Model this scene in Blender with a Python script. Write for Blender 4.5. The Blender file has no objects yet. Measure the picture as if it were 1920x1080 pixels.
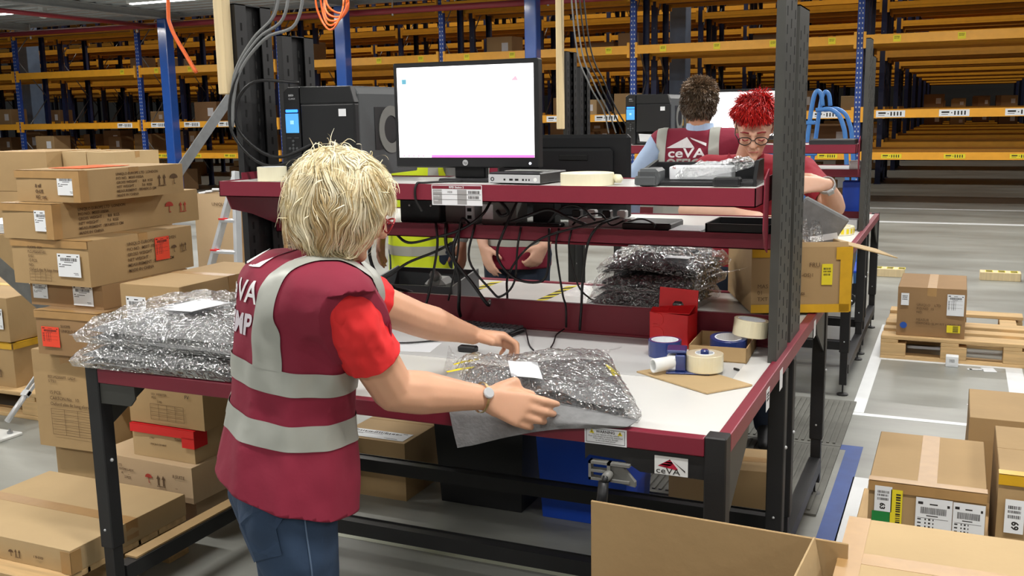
import bpy, bmesh, math, random
from mathutils import Vector, Matrix
from mathutils.bvhtree import BVHTree
random.seed(7)
C = bpy.context.scene.collection
SC = bpy.context.scene
# ------------------------------------------------------------------ camera
cam_d = bpy.data.cameras.new('camera'); cam = bpy.data.objects.new('camera', cam_d); C.objects.link(cam)
cam_d.sensor_width = 36.0; cam_d.lens = 35.21; cam_d.clip_end = 200; cam_d.clip_start = .05
right = Vector((0.91400426, 0.40531788, -0.01770963)); up = Vector((-0.05364387, 0.16400636, 0.98499962)); fwd = Vector((-0.40214245, 0.89934383, -0.17164533))
M = Matrix((right, up, -fwd)).transposed().to_4x4(); M.translation = Vector((0.4404, -2.1351, 1.5364))
cam.matrix_world = M; SC.camera = cam
# ------------------------------------------------------------------ world, exposure
w = bpy.data.worlds.new('hall_air'); SC.world = w; w.use_nodes = True
w.node_tree.nodes['Background'].inputs[0].default_value = (.95, .97, 1, 1)
w.node_tree.nodes['Background'].inputs[1].default_value = .07
vs = SC.view_settings; vs.view_transform = 'Standard'; vs.look = 'None'; vs.gamma = 1; vs.use_curve_mapping = False
vs.exposure = 0.3
# lamps hanging under the deck: x, y, power (each gets its housing further down)
LAMPS = [(x, y, 66) for y in (-4.6, -.6, 3.4, 7.4, 11.4) for x in (-16, -11.9, -7.8, -3.7, .4, 4.5)]
DECK_Z = 3.62
def area(name, loc, sx, sy, power, col=(1, .97, .93), rot=(0, 0, 0)):
    d = bpy.data.lights.new(name, 'AREA'); d.shape = 'RECTANGLE'; d.size = sx; d.size_y = sy; d.energy = power; d.color = col
    o = bpy.data.objects.new(name, d); o.location = loc; o.rotation_euler = rot; C.objects.link(o); return o
AISLE = [(x, y, 90) for y in (18.0, 22.8, 27.6) for x in (-24, -16, -8, 0)] + [(0, y, 120) for y in (32.4, 37.2, 42, 46.8)]
for x, y, p in AISLE:
    area('aisle_light', (x, y, 7.5), 6, .3, p, (1, .93, .82))
# ------------------------------------------------------------------ materials
def s2l(c):
    return tuple(((v/255)/12.92 if v/255 <= .04045 else ((v/255+.055)/1.055)**2.4) for v in c)
MATS = {}
def mat(name, rgb, rough=.6, metal=0., noise=.0, scale=8., bump=.0, bscale=60., emit=0., alpha=1., trans=0., sub=0., spec=.5, stretch=None, col2=None, cc=0.):
    m = bpy.data.materials.new(name); m.use_nodes = True; nt = m.node_tree; b = nt.nodes['Principled BSDF']
    c = s2l(rgb)
    b.inputs['Base Color'].default_value = (*c, 1); b.inputs['Roughness'].default_value = rough; b.inputs['Metallic'].default_value = metal
    b.inputs['Specular IOR Level'].default_value = spec
    if cc: b.inputs['Coat Weight'].default_value = cc; b.inputs['Coat Roughness'].default_value = .1
    tc = mp = None
    if noise or bump or col2:
        tc = nt.nodes.new('ShaderNodeTexCoord'); mp = nt.nodes.new('ShaderNodeMapping'); nt.links.new(tc.outputs['Object'], mp.inputs[0])
        if stretch: mp.inputs['Scale'].default_value = stretch
    if noise or col2:
        n = nt.nodes.new('ShaderNodeTexNoise'); n.inputs['Scale'].default_value = scale; n.inputs['Detail'].default_value = 6; nt.links.new(mp.outputs[0], n.inputs[0])
        r = nt.nodes.new('ShaderNodeValToRGB'); d = s2l(col2) if col2 else tuple(max(0, v*(1-noise)) for v in c)
        r.color_ramp.elements[0].color = (*d, 1); r.color_ramp.elements[0].position = .32
        r.color_ramp.elements[1].color = (*(c if col2 else tuple(min(1, v*(1+noise*.6)) for v in c)), 1); r.color_ramp.elements[1].position = .68
        nt.links.new(n.outputs[0], r.inputs[0]); nt.links.new(r.outputs[0], b.inputs['Base Color'])
    if bump:
        n2 = nt.nodes.new('ShaderNodeTexNoise'); n2.inputs['Scale'].default_value = bscale; n2.inputs['Detail'].default_value = 4; nt.links.new(mp.outputs[0], n2.inputs[0])
        bp = nt.nodes.new('ShaderNodeBump'); bp.inputs['Strength'].default_value = bump; bp.inputs['Distance'].default_value = .01
        nt.links.new(n2.outputs[0], bp.inputs['Height']); nt.links.new(bp.outputs[0], b.inputs['Normal'])
    if emit: b.inputs['Emission Color'].default_value = (*c, 1); b.inputs['Emission Strength'].default_value = emit
    if alpha < 1: b.inputs['Alpha'].default_value = alpha
    if trans: b.inputs['Transmission Weight'].default_value = trans
    if sub: b.inputs['Subsurface Weight'].default_value = sub; b.inputs['Subsurface Radius'].default_value = (.02, .008, .004); b.inputs['Subsurface Scale'].default_value = .5
    MATS[name] = m; return m
K = dict(
 burg=mat('burgundy_steel', (128, 36, 54), .42, noise=.06, scale=4, bump=.05, bscale=400),
 burgd=mat('burgundy_board', (112, 22, 38), .5, noise=.06),
 black=mat('black_steel', (30, 30, 31), .5, noise=.15, scale=10, bump=.05, bscale=300),
 grey_blk=mat('dark_grey_steel', (62, 62, 58), .5, noise=.1),
 slot=mat('slot_dark', (8, 8, 8), .9),
 white_top=mat('white_laminate', (226, 226, 222), .3, noise=.02, scale=3),
 zinc=mat('zinc_steel', (165, 168, 170), .38, .75, noise=.1, scale=20),
 alu=mat('aluminium', (205, 208, 212), .35, .6, noise=.05),
 white=mat('white_paint', (228, 230, 228), .5),
 paper=mat('white_paper', (232, 235, 238), .7),
 ink=mat('black_ink', (38, 34, 32), .8),
 inkb=mat('brown_print', (100, 76, 52), .85),
 inkr=mat('red_print', (176, 62, 48), .85),
 red=mat('red_board', (214, 30, 34), .45, noise=.05),
 redlab=mat('red_label', (236, 72, 44), .6),
 yellow=mat('yellow_label', (232, 214, 40), .6),
 green=mat('green_label', (24, 128, 58), .6),
 bluedot=mat('blue_dot', (30, 80, 170), .6),
 tape=mat('brown_tape', (176, 138, 88), .38, noise=.08, scale=20),
 ytape=mat('yellow_tape', (214, 166, 36), .35, noise=.1, scale=20),
 wood=mat('pallet_wood', (206, 172, 122), .7, noise=.2, scale=3, stretch=(1, 12, 12), bump=.15),
 pine=mat('pine_post', (226, 204, 160), .65, noise=.1, scale=3, stretch=(14, 14, 1)),
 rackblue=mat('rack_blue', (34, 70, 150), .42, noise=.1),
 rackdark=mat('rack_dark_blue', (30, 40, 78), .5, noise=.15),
 rackorange=mat('rack_orange', (238, 168, 44), .42, noise=.06),
 deck=mat('shelf_board', (168, 118, 66), .75, noise=.2, scale=3),
 pillar=mat('pillar_blue', (40, 84, 164), .2, noise=.05, cc=.5),
 pillarg=mat('pillar_grey_blue', (116, 140, 172), .5, noise=.08),
 pipe=mat('sprinkler_red', (150, 48, 58), .4),
 corr=mat('deck_steel', (176, 180, 182), .45, .2, noise=.06),
 lampw=mat('lamp_glow', (255, 252, 245), .4, emit=9),
 concrete=None,
 ladderb=mat('ladder_blue', (70, 128, 196), .4),
 orange=mat('orange_hose', (240, 110, 50), .4),
 cable=mat('cable_black', (20, 20, 21), .45),
 cableg=mat('cable_grey', (120, 122, 122), .5),
 plast=mat('black_plastic', (24, 25, 27), .42, bump=.05, bscale=500),
 plastg=mat('dark_grey_plastic', (76, 79, 81), .45, bump=.05, bscale=500),
 plastm=mat('mid_grey_plastic', (118, 118, 114), .45),
 silver=mat('silver_plastic', (196, 198, 200), .4, .3),
 screen=mat('screen_white', (252, 251, 253), .4, emit=1.15),
 screenb=mat('screen_blue', (80, 160, 225), .4, emit=.6),
 ledb=mat('led_blue', (40, 110, 255), .4, emit=3),
 pink=mat('screen_pink', (232, 120, 205), .4, emit=.55),
 bin_blue=mat('bin_blue', (22, 74, 190), .45, noise=.05),
 masking=mat('masking_tape', (236, 230, 200), .55, noise=.04),
 cleart=mat('clear_tape_roll', (226, 218, 186), .2, noise=.05, cc=.6),
 bluet=mat('blue_tape_roll', (40, 58, 118), .25, noise=.05, cc=.6),
 matrub=mat('rubber_mat', (104, 104, 98), .85, noise=.12, scale=14),
 floorw=mat('floor_white_tape', (222, 225, 226), .5, noise=.05),
 floorb=mat('floor_blue_tape', (44, 74, 140), .5, noise=.15, scale=10),
 floory=mat('floor_light_tape', (186, 190, 170), .5, noise=.05),
)
def cardboard(name, rgb):
    return mat(name, rgb, .78, noise=.1, scale=2.2, bump=.08, bscale=30, stretch=None)
CB = [cardboard('cardboard_%s' % n, c) for n, c in (('tan', (176, 146, 102)), ('light', (190, 163, 120)), ('brown', (154, 121, 82)), ('pale', (198, 171, 135)), ('dark', (138, 106, 72)))]
def concrete():
    m = bpy.data.materials.new('concrete_floor'); m.use_nodes = True; nt = m.node_tree; b = nt.nodes['Principled BSDF']
    tc = nt.nodes.new('ShaderNodeTexCoord'); mp = nt.nodes.new('ShaderNodeMapping'); nt.links.new(tc.outputs['Object'], mp.inputs[0])
    mp.inputs['Scale'].default_value = (.5, 1.6, 1)
    n = nt.nodes.new('ShaderNodeTexNoise'); n.inputs['Scale'].default_value = 1.1; n.inputs['Detail'].default_value = 9; n.inputs['Roughness'].default_value = .62
    nt.links.new(mp.outputs[0], n.inputs[0])
    r = nt.nodes.new('ShaderNodeValToRGB'); r.color_ramp.elements[0].color = (*s2l((124, 125, 119)), 1); r.color_ramp.elements[1].color = (*s2l((158, 160, 154)), 1)
    r.color_ramp.elements[0].position = .35; r.color_ramp.elements[1].position = .68
    nt.links.new(n.outputs[0], r.inputs[0]); nt.links.new(r.outputs[0], b.inputs['Base Color'])
    r2 = nt.nodes.new('ShaderNodeMapRange'); r2.inputs[3].default_value = .22; r2.inputs[4].default_value = .5
    nt.links.new(n.outputs[0], r2.inputs[0]); nt.links.new(r2.outputs[0], b.inputs['Roughness'])
    return m
K['concrete'] = concrete()
# ------------------------------------------------------------------ mesh helpers
class MB:
    """collects shapes into one mesh"""
    def __init__(s): s.v = []; s.f = []; s.m = []; s.sm = []
    def add(s, v, f, m=0, smooth=False, T=None):
        o = len(s.v); s.v += [tuple(T @ Vector(p)) for p in v] if T else [tuple(p) for p in v]
        s.f += [tuple(i+o for i in q) for q in f]; s.m += [m]*len(f); s.sm += [smooth]*len(f); return s
    def box(s, x0, x1, y0, y1, z0, z1, m=0, T=None):
        v = [(x0,y0,z0),(x1,y0,z0),(x1,y1,z0),(x0,y1,z0),(x0,y0,z1),(x1,y0,z1),(x1,y1,z1),(x0,y1,z1)]
        return s.add(v, [(0,3,2,1),(4,5,6,7),(0,1,5,4),(1,2,6,5),(2,3,7,6),(3,0,4,7)], m, False, T)
    def bbox(s, x0, x1, y0, y1, z0, z1, b=.004, m=0, T=None):
        """box with chamfered edges"""
        v = []; 
        for z, i in ((z0,b),(z0+b,0),(z1-b,0),(z1,b)):
            for x, y in ((x0+b+i*0,y0+i),(x1-b,y0+i),(x1-i,y0+b),(x1-i,y1-b),(x1-b,y1-i),(x0+b,y1-i),(x0+i,y1-b),(x0+i,y0+b)): v.append((x,y,z))
        f = [tuple(range(7,-1,-1)), tuple(range(24,32))]
        for k in range(3):
            for j in range(8): f.append((k*8+j, k*8+(j+1)%8, k*8+8+(j+1)%8, k*8+8+j))
        return s.add(v, f, m, False, T)
    def quad(s, a, b, c, d, m=0): return s.add([a,b,c,d], [(0,1,2,3)], m)
    def prism(s, pts, h, m=0, T=None):
        """pts in local xy, extruded along local z from 0 to h"""
        n = len(pts); v = [(p[0],p[1],0) for p in pts] + [(p[0],p[1],h) for p in pts]
        f = [tuple(range(n-1,-1,-1)), tuple(range(n,2*n))] + [(i,(i+1)%n,n+(i+1)%n,n+i) for i in range(n)]
        return s.add(v, f, m, False, T)
    def tube(s, pts, r, n=8, m=0, cap=True, T=None):
        pts = [Vector(p) for p in pts]; rr = r if isinstance(r, (list, tuple)) else [r]*len(pts)
        v = []; f = []; t0 = (pts[1]-pts[0]).normalized(); a = Vector((0,0,1)) if abs(t0.z) < .9 else Vector((1,0,0)); nx = t0.cross(a).normalized()
        for i, p in enumerate(pts):
            t = (pts[min(i+1,len(pts)-1)]-pts[max(i-1,0)]).normalized(); nx = (nx - t*nx.dot(t)).normalized(); ny = t.cross(nx)
            for k in range(n): q = 2*math.pi*k/n; v.append(p + (nx*math.cos(q)+ny*math.sin(q))*rr[i])
        for i in range(len(pts)-1):
            for k in range(n): f.append((i*n+k, i*n+(k+1)%n, (i+1)*n+(k+1)%n, (i+1)*n+k))
        if cap: f += [tuple(range(n-1,-1,-1)), tuple(range((len(pts)-1)*n, len(pts)*n))]
        return s.add(v, f, m, True, T)
    def lathe(s, prof, n=32, m=0, T=None, closed=False):
        v = []; f = []; k = len(prof)
        for j in range(n):
            q = 2*math.pi*j/n
            for r, z in prof: v.append((r*math.cos(q), r*math.sin(q), z))
        for j in range(n):
            for i in range(k if closed else k-1): f.append((j*k+i, ((j+1)%n)*k+i, ((j+1)%n)*k+(i+1)%k, j*k+(i+1)%k))
        return s.add(v, f, m, False, T)
    def sphere(s, c, r, n=10, m=0, sc=(1,1,1), T=None):
        v = []; f = []
        for i in range(n+1):
            a = math.pi*i/n
            for j in range(2*n):
                q = math.pi*j/n; v.append((c[0]+r*sc[0]*math.sin(a)*math.cos(q), c[1]+r*sc[1]*math.sin(a)*math.sin(q), c[2]+r*sc[2]*math.cos(a)))
        for i in range(n):
            for j in range(2*n): f.append((i*2*n+j, (i+1)*2*n+j, (i+1)*2*n+(j+1)%(2*n), i*2*n+(j+1)%(2*n)))
        return s.add(v, f, m, True, T)
    def mesh(s, name, mats):
        me = bpy.data.meshes.new(name); me.from_pydata(s.v, [], s.f)
        for k in (mats if isinstance(mats, (list, tuple)) else [mats]): me.materials.append(k)
        me.polygons.foreach_set('material_index', s.m); me.polygons.foreach_set('use_smooth', s.sm); me.update(); return me
    def build(s, name, mats, parent=None, loc=None, rz=0):
        return link(name, s.mesh(name, mats), parent, loc, rz)
def link(name, data, parent=None, loc=None, rz=0):
    o = bpy.data.objects.new(name, data); C.objects.link(o)
    if parent: o.parent = parent
    if loc is not None: o.location = loc
    if rz: o.rotation_euler = (0, 0, rz)
    return o
def tag(o, label=None, cat=None, group=None, kind=None):
    if label: o['label'] = label
    if cat: o['category'] = cat
    if group: o['group'] = group
    if kind: o['kind'] = kind
    return o
def thing(name, label, cat, loc=(0,0,0), rz=0, group=None):
    o = bpy.data.objects.new(name, None); o.empty_display_size = .05; C.objects.link(o); o.location = loc; o.rotation_euler = (0,0,rz)
    return tag(o, label, cat, group)
def dup(root, loc=None, rz=None, label=None, group=None):
    kids = {}
    for o in bpy.data.objects:
        if o.parent: kids.setdefault(o.parent, []).append(o)
    def cp(o, par):
        c = o.copy(); C.objects.link(c)
        if par: c.parent = par
        for ch in kids.get(o, []): cp(ch, c)
        return c
    r = cp(root, None)
    if loc is not None: r.location = loc
    if rz is not None: r.rotation_euler = (0,0,rz)
    if label: r['label'] = label
    if group: r['group'] = group
    return r
def bevel(o, w=.004, seg=2):
    b = o.modifiers.new('bevel', 'BEVEL'); b.width = w; b.segments = seg; b.limit_method = 'ANGLE'; b.angle_limit = math.radians(40); return o
def spline(pts, n=8):
    P = [Vector(p) for p in pts]; P = [P[0]*2-P[1]] + P + [P[-1]*2-P[-2]]; out = []
    for i in range(1, len(P)-2):
        a, b, c, d = P[i-1:i+3]
        for k in range(n):
            t = k/n; out.append(.5*((2*b)+(c-a)*t+(2*a-5*b+4*c-d)*t*t+(3*b-a-3*c+d)*t**3))
    out.append(P[-2]); return out
def frame_T(o, u, v):
    """matrix whose local x runs along u, local y along v, origin o"""
    u = Vector(u).normalized(); v = Vector(v); v = (v-u*v.dot(u)).normalized(); n = u.cross(v)
    T = Matrix((u, v, n)).transposed().to_4x4(); T.translation = Vector(o); return T
def text(s, size, T, m, parent=None, name='printed_text', align='LEFT', ext=.0002, space=1.0, xs=1.0, bold=0.):
    cu = bpy.data.curves.new(name, 'FONT'); cu.body = s; cu.size = size; cu.extrude = ext; cu.align_x = align; cu.resolution_u = 2; cu.space_line = space; cu.offset = bold
    o = bpy.data.objects.new(name, cu); me = bpy.data.meshes.new_from_object(o); bpy.data.objects.remove(o); bpy.data.curves.remove(cu); me.name = name; me.materials.clear(); me.materials.append(m)
    o = bpy.data.objects.new(name, me); C.objects.link(o)
    if parent: o.parent = parent
    o.matrix_local = T @ Matrix.Diagonal((xs, 1, 1, 1)); return o
def label_mesh(wd, ht, kind, T, parent, name='shipping_label', base=None):
    """a printed sticker: backing with rows of bars"""
    b = MB(); b.box(0, wd, 0, ht, 0, .0006, 0)
    rnd = random.Random(int(wd*9999)+int(ht*777))
    def bar(x0, x1, y0, y1): b.box(x0*wd, x1*wd, y0*ht, y1*ht, .0006, .0008, 1)
    if kind == 'ship':
        x = .14
        while x < .86:
            q = rnd.uniform(.008, .025); bar(x, x+q, .68, .82); x += q+rnd.uniform(.006, .02)
        bar(.42, .62, .87, .91); bar(.05, .14, .87, .93); bar(.86, .93, .87, .92); bar(.3, .7, .62, .645); bar(.06, .14, .52, .56); bar(.2, .6, .5, .53); bar(.06, .3, .42, .45); bar(.68, .88, .16, .18); bar(.72, .9, .1, .12)
    elif kind == 'list':
        bar(.06, .2, .9, .94); bar(.38, .6, .9, .92); bar(.86, .93, .88, .92); x = .14
        while x < .84:
            q = rnd.uniform(.008, .02); bar(x, x+q, .76, .86); x += q+rnd.uniform(.006, .014)
        bar(.3, .62, .725, .74)
        for i in range(8):
            y = .66-i*.055; bar(.06, .16, y, y+.02); bar(.26, .3, y, y+.025); bar(.36, .42, y, y+.025); bar(.48, .51, y, y+.025)
            if i % 3 == 0: bar(.06, .9, y+.03, y+.036)
    elif kind == 'bar':
        for i, (y0, y1) in enumerate(((.72, .82), (.6, .68), (.44, .54))): 
            x = .16
            while x < .8:
                q = rnd.uniform(.02, .05); bar(x, x+q, y0, y1); x += q+rnd.uniform(.01, .04)
    elif kind == 'vbar':
        y = .08
        while y < .92:
            q = rnd.uniform(.015, .04); bar(.45, .85, y, y+q); y += q+rnd.uniform(.012, .03)
    elif kind == 'loc':
        bar(.08, .34, .5, .75); bar(.08, .3, .25, .32)
        for i in range(4): bar(.5+i*.11, .55+i*.11, .2, .8)
        bar(.4, .44, .45, .6)
    elif kind == 'plain': pass
    o = b.build(name, [base or K['paper'], K['ink']], parent); o.matrix_local = T; return o
def icon_mesh(kind, size, T, m, parent, name='handling_mark'):
    b = MB(); s = size
    if kind == 'up':
        for dx in (-.32, .32):
            b.box((dx-.07)*s, (dx+.07)*s, 0, .65*s, 0, .0003); b.prism([((dx-.2)*s, .62*s), ((dx+.2)*s, .62*s), (dx*s, 1.0*s)], .0003)
        b.box(-.5*s, .5*s, -.12*s, -.04*s, 0, .0003)
    else:
        pts = [(.5*s*math.cos(a), .55*s+.42*s*math.sin(a)) for a in [math.pi*i/10 for i in range(11)]]
        b.prism(pts, .0003); b.box(-.035*s, .035*s, 0, .6*s, 0, .0003); b.box(-.035*s, .18*s, -.02*s, .05*s, 0, .0003)
    o = b.build(name, m, parent); o.matrix_local = T; return o
# ------------------------------------------------------------------ setting
b = MB(); b.box(-75, 30, -9, 62, -.2, 0); tag(b.build('floor', K['concrete']), kind='structure')
b = MB(); b.box(-75, 30, 60, 60.3, 0, 12); tag(b.build('wall_back', mat('wall_grey', (120, 118, 112), .8)), kind='structure')
# corrugated underside of the mezzanine deck
b = MB(); y0, y1 = -9, 14.15; nx = 230; n = 0; v = []; f = []
prof = []; y = y0
while y < y1:
    prof += [(y, DECK_Z), (y+.16, DECK_Z), (y+.2, DECK_Z+.05), (y+.32, DECK_Z+.05)]; y += .36
for (y, z) in prof: v += [(-30, y, z), (9, y, z)]
for i in range(len(prof)-1): f.append((2*i, 2*i+1, 2*i+3, 2*i+2))
b.add(v, f); b.box(-30, 9, y0, y1, DECK_Z+.06, DECK_Z+.2)
tag(b.build('ceiling', K['corr']), kind='structure')
for i, x in enumerate((-18.2, -14.0, -9.9, -6.15, -2.4, 1.4)):
    b = MB(); T = Matrix.Translation((x, 0, 0))
    b.box(-.09, .09, y0, 14.1, DECK_Z-.14, DECK_Z-.125, T=T); b.box(-.09, .09, y0, 14.1, DECK_Z-.015, DECK_Z, T=T); b.box(-.01, .01, y0, 14.1, DECK_Z-.14, DECK_Z, T=T)
    tag(b.build('beam', K['corr']), kind='structure')
b = MB(); b.box(-30, 9, 14.1, 14.2, DECK_Z-.06, DECK_Z+.2); tag(b.build('trim_1', K['corr']), kind='structure')
# painted pillars that carry the deck
for i, x in enumerate((-13.95, -9.85, -6.14)):
    b = MB(); b.bbox(-.105, .105, -.105, .105, 0, DECK_Z-.14, .012); b.box(-.2, .2, -.2, .2, 0, .025)
    o = b.build('pillar', K['pillar'], None, (x, 13.6, 0)); tag(o, kind='structure')
for x in (-4.66, -22.2):
    b = MB(); b.bbox(-.16, .16, -.2, .2, 0, 9, .01); o = b.build('pillar', K['pillarg'], None, (x, 17.5, 0)); tag(o, kind='structure')
# ------------------------------------------------------------------ floor markings
def strip(name, x0, x1, y0, y1, m, z=.0012):
    b = MB(); b.box(x0, x1, y0, y1, 0.0002, z); return tag(b.build(name, m), kind='structure')
n_trim = [1]
def mark(x0, x1, y0, y1, m):
    n_trim[0] += 1; return strip('trim_%d' % n_trim[0], x0, x1, y0, y1, m)
W_, B_ = K['floorw'], K['floorb']
mark(-.005, .06, 3.08, 5.35, W_); mark(-.005, .84, 3.03, 3.075, W_); mark(.06, .75, 4.28, 4.32, W_); mark(.75, .84, 3.075, 4.75, W_)
mark(.1, .165, .35, 2.12, W_); mark(.165, .5, 2.075, 2.12, W_)
mark(.035, .105, .3, 2.46, B_); mark(-.085, .105, 2.46, 2.53, B_)
mark(-2.6, -.2, .8, .875, K['floory'])
mark(-12, 9, 12.2, 12.36, W_); mark(-12, 9, 14.2, 14.3, W_)
mark(-2.15, -2.08, -.3, 1.2, B_)
# ------------------------------------------------------------------ ceiling lamps
lamp_mesh = None
for i, (x, y, p) in enumerate(LAMPS):
    if lamp_mesh is None:
        b = MB(); b.box(-.8, .8, -.05, .05, 0, .05); hs = b.mesh('housing', K['white'])
        b = MB(); b.box(-.74, .74, -.035, .035, -.018, 0); df = b.mesh('diffuser', K['lampw']); lamp_mesh = 1
    t = thing('ceiling_lamp', 'long white strip lamp glowing under the corrugated deck', 'lamp', (x, y, DECK_Z-.12), 0, 'strip lamps under the deck')
    link('housing', hs, t); link('diffuser', df, t)
    b_ = area('lamp_light', (0, 0, -.03), 1.5, .1, p); b_.parent = t
# red sprinkler pipe with heads
t = thing('sprinkler_pipe', 'red sprinkler pipe running along the edge of the deck in front of the racks', 'pipe', (0, 13.95, 3.42))
b = MB(); b.tube([(-28, 0, .05), (6, 0, -.1)], .055, 10); b.build('pipe', K['pipe'], t)
for x in range(-24, 3, 3):
    b = MB(); b.tube([(x, 0, 0), (x, 0, .2)], .012, 6); b.tube([(x, 0, -.06), (x, 0, -.12)], .02, 6); b.build('sprinkler_head', K['silver'], t)
t = thing('sprinkler_pipe', 'thin red branch pipe crossing under the deck at the left', 'pipe', (-14.4, 0, 3.36))
b = MB(); b.tube([(.3, 8, 0), (-.1, 13.9, .03)], .04, 10); b.build('pipe', K['pipe'], t)
t = thing('motion_sensor', 'small white dome sensor under the deck at the left', 'sensor', (-14.6, 11.3, DECK_Z-.2))
b = MB(); b.sphere((0, 0, 0), .09, 8, 0, (1, 1, .8)); b.build('dome', K['white'], t); b = MB(); b.box(-.05, .05, -.05, .05, .05, .2); b.build('bracket', K['white'], t)
# ------------------------------------------------------------------ pallet racks
BAY = 3.65; X0 = -1.07
LEV = [(.84, .115), (1.49, .125), (2.63, .14), (3.55, .13), (4.6, .13), (5.6, .13), (6.6, .13)]
def upright_mesh(h, near):
    b = MB(); b.box(-.05, .05, -.004, 0, 0, h); b.box(-.05, -.046, 0, .07, 0, h); b.box(.046, .05, 0, .07, 0, h); b.box(-.07, .07, -.03, .1, 0, .012)
    if near:
        z = .25
        while z < h-.1:
            for x in (-.024, .024): b.box(x-.009, x+.009, -.0055, -.0042, z, z+.026, 1)
            z += .075
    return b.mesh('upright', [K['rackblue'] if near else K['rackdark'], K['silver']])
def beam_mesh(h):
    b = MB(); b.box(.055, BAY-.055, -.05, 0, -h, 0); b.box(.055, BAY-.055, -.052, -.05, -h*.62, -h*.38)
    for x in (.05, BAY-.09): b.box(x, x+.04, -.056, .0, -h-.06, .05)
    return b.mesh('beam', K['rackorange'])
def deck_mesh(d):
    b = MB()
    for i in range(5): b.box(.06+i*(BAY-.12)/5, .06+(i+1)*(BAY-.12)/5-.006, .0, d, -.05, -.028)
    b.box(.06, BAY-.06, d*.3, d*.3+.05, -.09, -.05); b.box(.06, BAY-.06, d*.7, d*.7+.05, -.09, -.05)
    return b.mesh('shelf_board', K['deck'])
def brace_mesh(h, d):
    b = MB(); z = .3; s = 0
    while z+.9 < h:
        a, c = (0, d) if s else (d, 0)
        b.tube([(0, a, z), (0, c, z+.9)], .014, 4); z += .9; s = 1-s
    return b.mesh('brace', K['zinc'])
RM = {}
def cached(key, fn):
    if key not in RM: RM[key] = fn()
    return RM[key]
def rack(y, n0, n1, label, near=False, lev=LEV[:5], detail=True, labels=False):
    """a run of bays from column n0 to n1, front face at y, .82 deep"""
    t = thing('pallet_rack', label, 'pallet rack', (X0, y, 0)); d = .82; h = lev[-1][0]+.45
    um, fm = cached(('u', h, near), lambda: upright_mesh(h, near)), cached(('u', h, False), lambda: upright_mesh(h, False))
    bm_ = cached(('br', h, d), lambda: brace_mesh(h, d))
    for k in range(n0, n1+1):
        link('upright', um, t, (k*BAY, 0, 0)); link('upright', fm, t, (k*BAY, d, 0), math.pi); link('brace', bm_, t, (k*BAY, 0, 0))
    joined = MB()
    for z, bh in lev:
        for k in range(n0, n1):
            if detail:
                m_ = cached(('b', bh), lambda: beam_mesh(bh))
                link('beam', m_, t, (k*BAY, 0, z)); link('beam', m_, t, ((k+1)*BAY, d, z), math.pi)
                link('shelf_board', cached(('d', d), lambda: deck_mesh(d)), t, (k*BAY, 0, z))
            else:
                joined.box(k*BAY+.06, (k+1)*BAY-.06, -.05, 0, z-bh, z, 0); joined.box(k*BAY+.06, (k+1)*BAY-.06, d, d+.05, z-bh, z, 0); joined.box(k*BAY+.06, (k+1)*BAY-.06, 0, d, z-.05, z-.028, 1)
    if not detail: tag(joined.build('beam', [K['rackorange'], K['deck']], t), kind='stuff')
    if labels:
        for k in range(n0, n1):
            for i in range(4):
                x = k*BAY+.28+i*.9
                if -16.5 < x+X0 < 2.6:
                    label_mesh(.42, .1, 'loc', frame_T((x, -.0535, 1.378), (1,0,0), (0,0,1)), t, 'location_label')
                    label_mesh(.3, .07, 'loc', frame_T((x+.1, -.0535, .745), (1,0,0), (0,0,1)), t, 'location_label', K['yellow'])
                    label_mesh(.11, .1, 'bar', frame_T((x+.2, -.0535, 2.51), (1,0,0), (0,0,1)), t, 'level_label', K['yellow'])
    return t
rack(14.6, -7, 1, 'blue and orange pallet rack nearest the packing stations with white location labels on its beams', True, LEV[:5], True, True)
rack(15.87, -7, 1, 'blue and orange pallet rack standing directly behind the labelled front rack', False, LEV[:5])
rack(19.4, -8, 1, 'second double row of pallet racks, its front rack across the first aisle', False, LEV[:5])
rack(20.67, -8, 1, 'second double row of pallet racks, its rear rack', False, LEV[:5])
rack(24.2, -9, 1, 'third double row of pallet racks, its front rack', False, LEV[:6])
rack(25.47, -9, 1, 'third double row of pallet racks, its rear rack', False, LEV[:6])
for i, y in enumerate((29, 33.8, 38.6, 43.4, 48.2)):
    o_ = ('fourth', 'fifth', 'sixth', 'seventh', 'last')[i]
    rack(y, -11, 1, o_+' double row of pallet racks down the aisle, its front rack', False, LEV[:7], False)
    rack(y+1.27, -11, 1, o_+' double row of pallet racks down the aisle, its rear rack', False, LEV[:7], False)
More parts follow.
